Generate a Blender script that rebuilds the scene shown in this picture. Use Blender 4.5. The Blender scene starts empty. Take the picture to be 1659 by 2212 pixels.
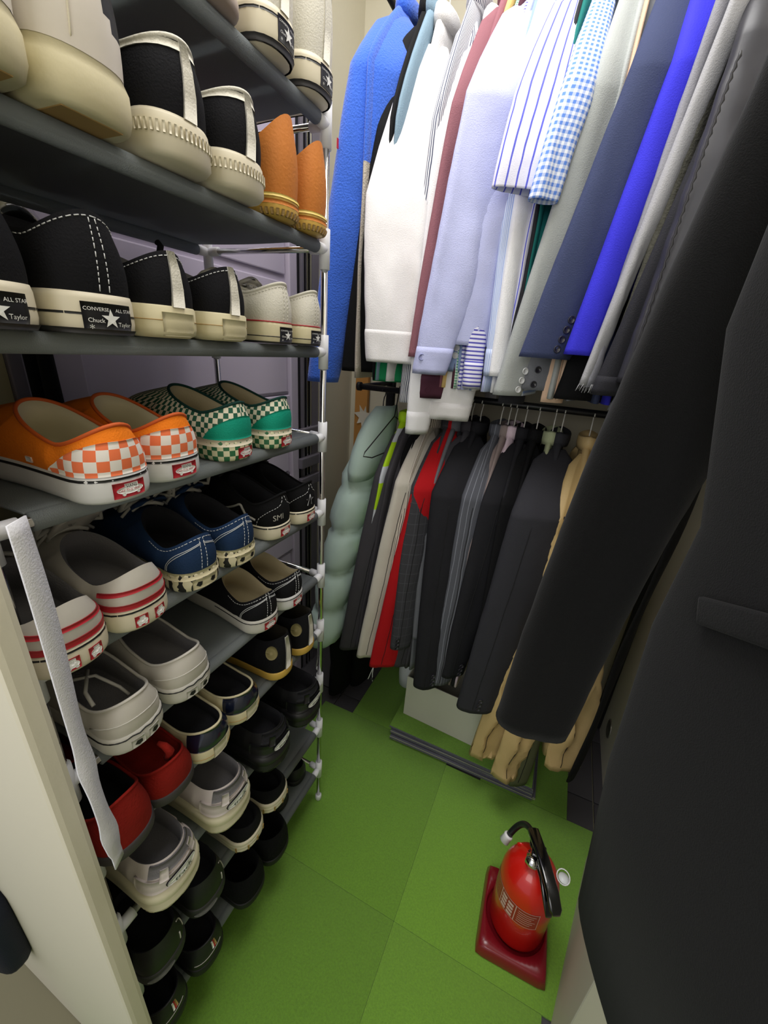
import bpy, bmesh, math, random
from math import sin, cos, pi, radians as R
from mathutils import Vector, Matrix, noise

# ------------------------------------------------------------------ camera
SC = bpy.context.scene
COL = SC.collection
FPX, CX, CY, CAMZ = 874.0, 829.5, 1106.0, 1.3
LV = Vector((-0.9072124, -0.21547676, 0.36129686))      # world -X seen in camera axes (right, down, forward)
DV = Vector((0.41500796, -0.31796144, 0.85244878))      # world +Y
VV = Vector((-0.06880443, 0.92329318, 0.37788313))      # world -Z
def cam2world(v):
    v = Vector(v)
    return Vector((-v.dot(LV), v.dot(DV), -v.dot(VV)))
cd = bpy.data.cameras.new('camera'); cam = bpy.data.objects.new('camera', cd); COL.objects.link(cam)
_r, _u, _b = cam2world((1, 0, 0)), cam2world((0, -1, 0)), cam2world((0, 0, -1))
cam.matrix_world = Matrix(((_r.x, _u.x, _b.x, 0), (_r.y, _u.y, _b.y, 0), (_r.z, _u.z, _b.z, CAMZ), (0, 0, 0, 1)))
cd.sensor_fit = 'VERTICAL'; cd.sensor_height = 36.0; cd.lens = 36.0 * FPX / 2212; cd.clip_start = 0.01
SC.camera = cam
def W(px, py, X=None, Y=None, Z=None):
    d = cam2world((px - CX, py - CY, FPX))
    s = X / d.x if X is not None else (Y / d.y if Y is not None else (Z - CAMZ) / d.z)
    return Vector((0, 0, CAMZ)) + d * s

# ------------------------------------------------------------------ world, lights, exposure
wd = bpy.data.worlds.new('room_beyond'); SC.world = wd; wd.use_nodes = True
wd.node_tree.nodes['Background'].inputs[0].default_value = (0.93, 0.95, 1.0, 1)
wd.node_tree.nodes['Background'].inputs[1].default_value = 0.50
def area(name, loc, rot, sx, sy, power, col):
    l = bpy.data.lights.new(name, 'AREA'); l.shape = 'RECTANGLE'; l.size = sx; l.size_y = sy
    l.energy = power; l.color = col
    o = bpy.data.objects.new(name, l); o.location = loc; o.rotation_euler = rot; COL.objects.link(o); return o
area('ceiling_lamp_light', (-0.30, 0.58, 2.51), (0, 0, 0), 0.8, 0.8, 15.0, (1.0, 0.985, 0.97))
area('doorway_light', (-0.22, -0.85, 1.75), (R(76), 0, R(-8)), 0.9, 0.9, 7.0, (1.0, 0.97, 0.93))
SC.view_settings.view_transform = 'Standard'; SC.view_settings.look = 'None'
SC.view_settings.exposure = 0.35; SC.view_settings.gamma = 1.0
SC.view_settings.use_curve_mapping = False

# ------------------------------------------------------------------ materials
def lin(h):
    if isinstance(h, str):
        h = h.lstrip('#'); c = [int(h[i:i+2], 16) / 255 for i in (0, 2, 4)]
    else: c = list(h)
    return tuple((x / 12.92 if x <= .04045 else ((x + .055) / 1.055) ** 2.4) for x in c) + (1,)
MATS = {}
class NT:
    def __init__(s, m):
        m.use_nodes = True; s.m = m; s.t = m.node_tree; s.b = s.t.nodes['Principled BSDF']
    def n(s, k, **kw):
        x = s.t.nodes.new(k)
        for a, v in kw.items(): setattr(x, a, v)
        return x
    def l(s, a, b): s.t.links.new(a, b)
    def math(s, op, a, b=None, c=None):
        x = s.n('ShaderNodeMath', operation=op)
        for i, v in enumerate((a, b, c)):
            if v is None: continue
            if hasattr(v, 'links'): s.l(v, x.inputs[i])
            else: x.inputs[i].default_value = v
        return x.outputs[0]
    def mix(s, f, a, b):
        x = s.n('ShaderNodeMix', data_type='RGBA')
        if hasattr(f, 'links'): s.l(f, x.inputs[0])
        else: x.inputs[0].default_value = f
        for i, v in ((6, a), (7, b)):
            if hasattr(v, 'links'): s.l(v, x.inputs[i])
            else: x.inputs[i].default_value = v
        return x.outputs[2]
def mat(name, col, rough=.7, metal=0, bump=0, scale=300, var=.0, vscale=12, sheen=0, coat=0, trans=0, pattern=None, col2=None, emit=0):
    if name in MATS: return MATS[name]
    m = bpy.data.materials.new(name); t = NT(m); b = t.b; MATS[name] = m
    c = lin(col); b.inputs['Base Color'].default_value = c
    b.inputs['Roughness'].default_value = rough; b.inputs['Metallic'].default_value = metal
    if sheen: b.inputs['Sheen Weight'].default_value = sheen; b.inputs['Sheen Roughness'].default_value = .6
    if coat: b.inputs['Coat Weight'].default_value = coat
    if trans: b.inputs['Transmission Weight'].default_value = trans
    if emit: b.inputs['Emission Color'].default_value = c; b.inputs['Emission Strength'].default_value = emit
    src = None
    if pattern:
        uv = t.n('ShaderNodeUVMap'); sp = t.n('ShaderNodeSeparateXYZ'); t.l(uv.outputs[0], sp.inputs[0])
        U, V = sp.outputs[0], sp.outputs[1]; c2 = lin(col2)
        def line(x, p, w): return t.math('LESS_THAN', t.math('FRACT', t.math('MULTIPLY', t.math('ADD', x, 5.0), 1 / p)), w)
        k = pattern[0]
        if k == 'stripeU': src = t.mix(line(U, pattern[1], pattern[2]), c, c2)
        elif k == 'stripeV': src = t.mix(line(V, pattern[1], pattern[2]), c, c2)
        elif k == 'check':
            a = line(U, pattern[1], .5); d = line(V, pattern[1], .5)
            src = t.mix(t.math('ABSOLUTE', t.math('SUBTRACT', a, d)), c, c2)
        elif k == 'gingham':
            a = line(U, pattern[1], .5); d = line(V, pattern[1], .5)
            src = t.mix(t.math('MULTIPLY', t.math('ADD', a, d), .5), c, c2)
        elif k == 'plaid':
            a = line(U, pattern[1], pattern[2]); d = line(V, pattern[1], pattern[2])
            src = t.mix(t.math('MULTIPLY', t.math('MAXIMUM', a, d), .55), c, c2)
        elif k == 'zebra':
            tc = t.n('ShaderNodeTexNoise'); tc.inputs['Scale'].default_value = 55; t.l(uv.outputs[0], tc.inputs[0])
            x = t.math('ADD', U, t.math('MULTIPLY', tc.outputs[0], .018))
            src = t.mix(line(x, pattern[1], .45), c, c2)
    tcn = t.n('ShaderNodeTexCoord')
    if var:
        nz = t.n('ShaderNodeTexNoise'); nz.inputs['Scale'].default_value = vscale; nz.inputs['Detail'].default_value = 4
        t.l(tcn.outputs['Object'], nz.inputs[0])
        hs = t.n('ShaderNodeHueSaturation'); t.l(t.math('ADD', t.math('MULTIPLY', nz.outputs[0], 2 * var), 1 - var), hs.inputs['Value'])
        if src is not None: t.l(src, hs.inputs['Color'])
        else: hs.inputs['Color'].default_value = c
        src = hs.outputs[0]
    if src is not None: t.l(src, b.inputs['Base Color'])
    if bump:
        nb = t.n('ShaderNodeTexNoise'); nb.inputs['Scale'].default_value = scale; nb.inputs['Detail'].default_value = 3
        t.l(tcn.outputs['Object'], nb.inputs[0])
        bn = t.n('ShaderNodeBump'); bn.inputs['Strength'].default_value = min(1, bump); bn.inputs['Distance'].default_value = .002
        t.l(nb.outputs[0], bn.inputs['Height']); t.l(bn.outputs[0], b.inputs['Normal'])
    return m
def cloth(name, col, **k):
    d = dict(rough=.85, bump=.35, scale=500, var=.07, vscale=14); d.update(k)
    m = mat(name, col, **d); m.node_tree.nodes['Principled BSDF'].inputs['Specular IOR Level'].default_value = .22
    return m

# ------------------------------------------------------------------ mesh helpers
def new(name, verts, faces, m=None, parent=None, uv=None, mi=None, smooth=True):
    me = bpy.data.meshes.new(name); me.from_pydata([tuple(v) for v in verts], [], faces)
    for x in (m if isinstance(m, (list, tuple)) else [m]):
        if x: me.materials.append(x)
    if mi: me.polygons.foreach_set('material_index', mi)
    if smooth: me.polygons.foreach_set('use_smooth', [True] * len(me.polygons))
    if uv:
        l = me.uv_layers.new(name='UVMap'); k = 0
        for f in me.polygons:
            for j in range(f.loop_total):
                l.data[k].uv = uv[f.index][j]; k += 1
    me.update()
    o = bpy.data.objects.new(name, me); COL.objects.link(o)
    if parent: o.parent = parent
    return o
def tag(o, label=None, cat=None, group=None, kind=None):
    if label: o['label'] = label
    if cat: o['category'] = cat
    if group: o['group'] = group
    if kind: o['kind'] = kind
    return o
def thing(name, label, cat, loc=(0, 0, 0), rz=0, group=None):
    o = bpy.data.objects.new(name, None); COL.objects.link(o); o.location = loc; o.rotation_euler = (0, 0, rz)
    return tag(o, label, cat, group)
def copy_tree(o, parent=None):
    c = o.copy(); COL.objects.link(c)
    if parent: c.parent = parent
    for ch in list(o.children): copy_tree(ch, c)
    return c
class MB:
    def __init__(s): s.v = []; s.f = []; s.uv = []; s.mi = []
    def add(s, v, f, uv=None, mi=0):
        b = len(s.v); s.v += [Vector(p) for p in v]; s.f += [[i + b for i in q] for q in f]
        s.uv += uv if uv else [[(0, 0)] * len(q) for q in f]; s.mi += mi if isinstance(mi, list) else [mi] * len(f)
        return s
    def box(s, x0, x1, y0, y1, z0, z1, mi=0, rot=0, bev=0):
        if bev:
            bm = bmesh.new(); bmesh.ops.create_cube(bm, size=1)
            for v in bm.verts: v.co = Vector(((v.co.x + .5) * (x1 - x0) + x0, (v.co.y + .5) * (y1 - y0) + y0, (v.co.z + .5) * (z1 - z0) + z0))
            bmesh.ops.bevel(bm, geom=bm.edges[:], offset=bev, segments=2, affect='EDGES', profile=.6)
            bm.verts.index_update()
            v = [x.co.copy() for x in bm.verts]; f = [[q.index for q in p.verts] for p in bm.faces]; bm.free()
        else:
            v = [Vector((x, y, z)) for z in (z0, z1) for y in (y0, y1) for x in (x0, x1)]
            f = [(0, 2, 3, 1), (4, 5, 7, 6), (0, 1, 5, 4), (2, 6, 7, 3), (0, 4, 6, 2), (1, 3, 7, 5)]
        if rot:
            c = Vector(((x0 + x1) / 2, (y0 + y1) / 2, 0)); m = Matrix.Rotation(rot, 3, 'Z'); v = [m @ (p - c) + c for p in v]
        return s.add(v, f, None, mi)
    def tube(s, pts, r, n=8, cap=True, mi=0):
        pts = [Vector(p) for p in pts]; rs = r if isinstance(r, (list, tuple)) else [r] * len(pts)
        d0 = (pts[1] - pts[0]).normalized(); up = Vector((0, 0, 1)) if abs(d0.z) < .9 else Vector((1, 0, 0))
        a = d0.cross(up).normalized(); V = []; 
        for i, p in enumerate(pts):
            d = (pts[min(i + 1, len(pts) - 1)] - pts[max(i - 1, 0)]).normalized()
            a = (a - d * a.dot(d)).normalized(); b = d.cross(a)
            V += [p + (a * cos(2 * pi * k / n) + b * sin(2 * pi * k / n)) * rs[i] for k in range(n)]
        F = [(i * n + k, i * n + (k + 1) % n, (i + 1) * n + (k + 1) % n, (i + 1) * n + k) for i in range(len(pts) - 1) for k in range(n)]
        if cap: F += [tuple(range(n))[::-1], tuple((len(pts) - 1) * n + k for k in range(n))]
        return s.add(V, F, None, mi)
    def lathe(s, prof, n=28, c=(0, 0, 0), mi=0, mat3=None):
        V = []
        for r, z in prof:
            for k in range(n):
                p = Vector((r * cos(2 * pi * k / n), r * sin(2 * pi * k / n), z))
                V.append((mat3 @ p if mat3 else p) + Vector(c))
        F = [(i * n + k, i * n + (k + 1) % n, (i + 1) * n + (k + 1) % n, (i + 1) * n + k) for i in range(len(prof) - 1) for k in range(n)]
        F += [tuple(range(n))[::-1], tuple((len(prof) - 1) * n + k for k in range(n))]
        return s.add(V, F, None, mi)
    def build(s, name, m, parent=None, smooth=True):
        return new(name, s.v, s.f, m, parent, s.uv, s.mi, smooth)
def loft(name, rings, m, parent=None, cap0=True, cap1=True, uvs=None, mi=None):
    n = len(rings[0]); V = [p for r in rings for p in r]; F = []; UV = []; MI = []
    vac = [0]
    for i in range(1, len(rings)):
        vac.append(vac[-1] + (rings[i][0] - rings[i - 1][0]).length)
    big = max(rings, key=lambda r: sum((r[k] - r[k - 1]).length for k in range(n)))
    ua = [0]
    for k in range(1, n + 1): ua.append(ua[-1] + (big[k % n] - big[k - 1]).length)
    for i in range(len(rings) - 1):
        for k in range(n):
            F.append((i * n + k, i * n + (k + 1) % n, (i + 1) * n + (k + 1) % n, (i + 1) * n + k))
            if uvs: UV.append([uvs(i, k), uvs(i, k + 1), uvs(i + 1, k + 1), uvs(i + 1, k)])
            else: UV.append([(ua[k], vac[i]), (ua[k + 1], vac[i]), (ua[k + 1], vac[i + 1]), (ua[k], vac[i + 1])])
            MI.append(mi(i, k) if mi else 0)
    if cap0: F.append(tuple(range(n))[::-1]); UV.append([(0, 0)] * n); MI.append(0)
    if cap1: F.append(tuple((len(rings) - 1) * n + k for k in range(n))); UV.append([(0, 0)] * n); MI.append(0)
    return new(name, V, F, m, parent, UV, MI)
def lerp(a, b, t): return a + (b - a) * t
def interp(tab, x):
    for (x0, y0), (x1, y1) in zip(tab, tab[1:]):
        if x <= x1:
            t = max(0, min(1, (x - x0) / (x1 - x0))); t = t * t * (3 - 2 * t); return y0 + (y1 - y0) * t
    return tab[-1][1]
_tcache = {}
def text_mesh(s, size=1.0):
    if s in _tcache: v, f = _tcache[s]
    else:
        c = bpy.data.curves.new('t', 'FONT'); c.body = s; c.size = 1; c.resolution_u = 2; c.align_x = 'CENTER'; c.align_y = 'CENTER'
        o = bpy.data.objects.new('t', c); me = bpy.data.meshes.new_from_object(o)
        v = [p.co.copy() for p in me.vertices]; f = [list(p.vertices) for p in me.polygons]
        bpy.data.objects.remove(o); bpy.data.meshes.remove(me); bpy.data.curves.remove(c); _tcache[s] = (v, f)
    return [p * size for p in v], f

# ------------------------------------------------------------------ room shell
def struct(o): o['kind'] = 'structure'; return o
M_wall = mat('warm_white_paint', '#d3cdb8', rough=.75, bump=.15, scale=90, var=.03, vscale=3)
M_dgray = mat('dark_grey_stone_tile', '#4d4b50', rough=.45, bump=.2, scale=120, var=.18, vscale=6)
M_grout = mat('pale_grout', '#8f8a72', rough=.9)
M_green = mat('green_carpet_pile', '#6d9d23', rough=.95, bump=1.0, scale=900, var=.3, vscale=260, sheen=.2)
M_green2 = mat('green_carpet_pile_light', '#78aa29', rough=.95, bump=1.0, scale=900, var=.3, vscale=260, sheen=.2)
M_lav = mat('lavender_grey_door_paint', '#b6adbe', rough=.42, bump=.05, scale=200)
M_lavd = mat('grey_aluminium_profile', '#7d7883', rough=.38, metal=.3)
M_blk = mat('black_rubber_gasket', '#0c0c0d', rough=.6)
M_white_pl = mat('white_plastic', '#e9e9ea', rough=.4)
M_trans_pl = mat('translucent_white_plastic', '#dfe3e4', rough=.35)
M_chrome = mat('chrome_tube', '#dcdcdc', rough=.12, metal=1)

fl = struct(MB().box(-1.2, 1.0, -1.2, 1.60, -.06, -.010).build('floor', M_grout, smooth=False))
# stone tiles where the photo shows them, green carpet tiles above
tiles = 0
proto_t = None
for ix in range(-4, 3):
    for iy in range(-3, 4):
        x0, y0 = -.585 + .4625 * ix, 1.087 + .1235 + .247 * iy - .1235
        o = MB().box(.002, .4605, .002, .245, -.010, -.0015, bev=.0008).build('floor_tile', M_dgray, fl) if proto_t is None else proto_t.copy()
        if proto_t is None: proto_t = o
        else: COL.objects.link(o)
        if x0 > .37 or x0 < -1.1: 
            pass
        o.location = (x0, y0, 0); o.parent = fl
def carpet(x0, x1, y0, y1, m):
    # top surface with a slightly soft edge
    b = MB().box(x0, x1, y0, y1, -.0015, .0045, bev=.0006)
    return b.build('carpet_tile', m, fl)
carpet(-.62, -.12015, .0, .5348, M_green); carpet(-.11985, .225, .0, .5348, M_green2)
carpet(-.62, -.12015, .5352, 1.02, M_green); carpet(-.11985, .335, .5352, .985, M_green2)
carpet(-.50, -.0045, 1.021, 1.50, M_green); carpet(-.0035, .262, .9865, 1.50, M_green)
carpet(-.62, -.12015, -.6, -.001, M_green); carpet(-.11985, .225, -.6, -.001, M_green2)

struct(MB().box(-1.2, 1.0, 1.52, 1.60, -.01, 2.6).build('wall_back', M_wall, smooth=False))
struct(MB().box(-.90, -.83, 1.245, 1.52, -.01, 2.6).build('wall_left', M_wall, smooth=False))
struct(MB().box(.37, .48, .44, 1.52, -.01, 2.6).build('wall_right', mat('white_side_panel', '#dedaca', rough=.6), smooth=False))
_p = [(.2265, .438), (.300, .215), (.300, -1.2), (.36, -1.2), (.36, .438)]
struct(new('wall_right_near', [Vector((x, y, z)) for z in (-.01, 2.6) for x, y in _p], [(0, 1, 2, 3, 4), (9, 8, 7, 6, 5)] + [(i, (i + 1) % 5, 5 + (i + 1) % 5, 5 + i) for i in range(5)], M_wall, smooth=False))
struct(MB().box(-1.2, 1.0, -1.2, 1.60, 2.56, 2.62).build('ceiling', M_wall, smooth=False))
wf = struct(MB().box(-1.1, -.39, .114, .138, -.01, 2.56, bev=.006).build('wall_front_left', M_wall, smooth=False))
struct(MB().box(-1.1, -.802, .139, .3605, -.0, 2.56).build('wall_left_near', mat('yellowed_cream_panel', '#b3ab86', rough=.7, var=.06), smooth=False))
# white leaning door leaf on the right
dl = struct(bpy.data.objects.new('door_2', None)); COL.objects.link(dl)
pa, pb = Vector((.226, .44, 0)), Vector((.315, .897, 0)); dv = (pb - pa); ln = dv.length; dl.location = pa
dl.rotation_euler = (0, 0, math.atan2(dv.y, dv.x))
M_leaf = mat('beige_white_laminate', '#cfcabd', rough=.55, bump=.05, scale=100, var=.02)
MB().box(0, ln, -.022, 0, .0, 2.0, bev=.002).build('door_leaf', M_leaf, dl, smooth=False)
hp = W(1317, 1575, X=.37); wr_ = bpy.data.objects['wall_right']
b = MB(); m3 = Matrix.Rotation(-pi / 2, 3, 'Y')
b.lathe([(.024, 0), (.031, 0), (.032, .003), (.029, .005), (.024, .003)], 32, (.370, hp.y, hp.z), mat3=m3)
b.build('hole_ring', mat('satin_steel', '#b8b6b0', rough=.3, metal=.8), wr_)  # rim of a round hole low on the side wall, no handle
MB().lathe([(.0, .0), (.024, 0), (.024, .0012)], 24, (.3698, hp.y, hp.z), mat3=m3).build('hole_recess', mat('dark_recess', '#8c887c', rough=.5), wr_)

# aluminium folding door behind the shoe rack
DX = -.80
dr = struct(bpy.data.objects.new('door_1', None)); COL.objects.link(dr)
MB().box(DX - .03, DX - .012, .47, 1.07, .02, 2.4).build('door_sheet', M_lav, dr, smooth=False)
zr = [.02, .30, .36, .62, .67, 1.085, 1.135, 1.455, 1.46, 1.80, 1.84, 2.4]
for z0, z1 in ((.02, .10), (.34, .40), (.60, .68), (.82, .88), (1.085, 1.14), (1.81, 1.86)):
    MB().box(DX - .014, DX, .47, 1.07, z0, z1, bev=.003).build('door_rail', M_lav, dr, smooth=False)
    MB().box(DX - .012, DX - .006, .47, 1.07, z1 + .004, z1 + .010).build('door_bead', M_lavd, dr, smooth=False)
for z0, z1 in ((1.145, 1.452), (1.462, 1.80), (1.87, 2.38), (.89, 1.08), (.69, .81), (.41, .59), (.11, .33)):
    MB().box(DX - .014, DX - .006, .475, 1.065, z0 + .004, z1 - .004, bev=.003).build('door_panel', M_lav, dr, smooth=False)
for y0, y1 in ((.415, .472), (1.07, 1.105)):
    MB().box(DX - .02, DX + .006, y0, y1, .0, 2.45, bev=.003).build('door_stile', M_lav, dr, smooth=False)
MB().box(DX - .05, DX - .03, .38, 1.25, 0, 2.5).build('door_backing', M_blk, dr, smooth=False)
MB().box(DX - .03, DX + .004, .361, .384, .0, 2.45, bev=.003).build('door_jamb', M_lavd, dr, smooth=False)
MB().box(DX - .03, DX - .004, 1.105, 1.130, .0, 2.45).build('door_gasket', M_blk, dr, smooth=False)
for k, (y0, y1, dx, mm) in enumerate(((1.130, 1.142, .004, M_lavd), (1.144, 1.150, -.006, M_blk), (1.152, 1.160, .006, M_chrome), (1.162, 1.168, -.006, M_blk), (1.170, 1.178, .006, M_chrome), (1.180, 1.184, -.006, M_blk), (1.186, 1.222, .004, M_lavd))):
    MB().box(DX - .03, DX + dx, y0, y1, .0, 2.45, bev=.001).build('door_track', mm, dr, smooth=False)
for z in (1.03, .93, .86):
    MB().box(DX + .004, DX + .022, 1.10, 1.222, z - .035, z, bev=.003).build('door_hinge', M_lavd, dr, smooth=False)
struct(MB().box(-.86, -.815, 1.224, 1.262, 0, 2.56, bev=.012).build('trim_2', mat('pale_curtain_trim', '#d9d5c9', rough=.7), smooth=False))

# cardboard board with torn paper against the back wall
cb = thing('cardboard_panel', 'orange brown cardboard panel with torn white paper by the left corner', 'cardboard', (-.74, 1.49, 0))
MB().box(-.055, .0, .0, .018, .6, 1.34, bev=.002).build('board', mat('orange_brown_cardboard', '#b98342', rough=.8, var=.1), cb, smooth=False)
V = []; random.seed(4)
cz = 1.03
for k in range(15):
    a = 2 * pi * k / 15; r = (.045 if k % 2 else .022) * random.uniform(.75, 1.15)
    V.append(Vector((-.012 + r * cos(a) * .9, -.002 - .004 * (k % 2), cz + r * sin(a) * 1.3)))
V2 = V + [v + Vector((0, .0012, 0)) for v in V]; n = 15
new('torn_paper', V2, [tuple(range(n)), tuple(range(2 * n - 1, n - 1, -1))] + [(i, (i + 1) % n, n + (i + 1) % n, n + i) for i in range(n)], mat('torn_white_paper', '#d8d2c4', rough=.9), cb, smooth=False)

# ceiling lamp
lamp = thing('ceiling_lamp', 'square white ceiling lamp above the closet aisle', 'lamp', (-.30, .58, 2.53))
MB().box(-.41, .41, -.41, .41, -.0, .03, bev=.006).build('lamp_frame', M_white_pl, lamp, smooth=False)

# navy bag corner on the front wall
bag = thing('navy_bag', 'dark navy bag hanging on the front wall at the lower left', 'bag', (-.30, .055, .5))

# ------------------------------------------------------------------ shoe rack
XF, XB, Y0R, Y1R = -.443, -.712, .150, .697
ZS = [1.614, 1.447, 1.282, 1.122, .957, .797, .640, .470, .306, .138]
M_fab = cloth('grey_nonwoven_shelf_fabric', '#959b9d', rough=.75, bump=.5, scale=900, var=.05)
_t = M_fab.node_tree; _o = [n for n in _t.nodes if n.type == 'OUTPUT_MATERIAL'][0]; _b = _t.nodes['Principled BSDF']
_tr = _t.nodes.new('ShaderNodeBsdfTranslucent'); _tr.inputs[0].default_value = lin('#a4abad'); _mx = _t.nodes.new('ShaderNodeMixShader'); _mx.inputs[0].default_value = .45
_t.links.new(_b.outputs[0], _mx.inputs[1]); _t.links.new(_tr.outputs[0], _mx.inputs[2]); _t.links.new(_mx.outputs[0], _o.inputs[0])
M_conn = mat('white_plastic_connector', '#e6e7ec', rough=.38)
rack = thing('shoe_rack', 'ten tier chrome and grey fabric shoe rack full of shoes against the door', 'shoe rack')
def rel(n, b, m, p=rack, **k): return b.build(n, m, p, **k)
for x in (XF, XB):
    for y in (Y0R, Y1R):
        rel('post', MB().tube([(x, y, .012), (x, y, 1.76)], .0062, 12), M_chrome)
        rel('foot', MB().lathe([(.007, 0), (.0095, .002), (.0095, .016), (.0075, .02)], 14, (x, y, .0045)), M_conn)
for x in (XF, XB):
    rel('top_bar', MB().tube([(x, Y0R, 1.76), (x, Y1R, 1.76)], .0062, 10), M_chrome)
for z in ZS:
    # fabric: sleeve tube front + back, sagging sheet
    n = 18; xs = [XF - .004 - (XF - XB - .008) * i / n for i in range(n + 1)]
    rings = []
    for y in (Y0R + .034, Y0R + .12, (Y0R + Y1R) / 2, Y1R - .12, Y1R - .028):
        prof = []
        for i, x in enumerate(xs):
            s = sin(pi * i / n)
            prof.append(Vector((x, y, z + .0095 - .0035 * s * (1 - abs((y - (Y0R + Y1R) / 2)) * 1.4))))
        for i, x in reversed(list(enumerate(xs))):
            prof.append(prof[i] - Vector((0, 0, .0022)))
        rings.append(prof)
    sh = loft('shelf', rings, M_fab, rack)
    for x in (XF, XB):
        rel('bar_sleeve', MB().tube([(x, Y0R + .036, z), (x, Y1R - .028, z)], .0098, 14), M_fab, sh)
        rel('bar', MB().tube([(x, Y0R, z), (x, Y1R, z)], .0058, 8), M_chrome)
    for y in (Y0R, Y1R):
        rel('side_bar', MB().tube([(XF, y, z + .001), (XB, y, z + .001)], .0052, 8), M_chrome)
        sy = 1 if y == Y0R else -1
        for x, sx in ((XF, -1), (XB, 1)):
            c = MB(); c.tube([(x, y, z - .030), (x, y, z + .030)], .0092, 14)
            c.tube([(x, y, z), (x, y + sy * .026, z)], .0086, 12); c.tube([(x, y, z), (x + sx * .028, y, z + .001)], .0080, 12)
            rel('connector', c, M_conn)

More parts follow.
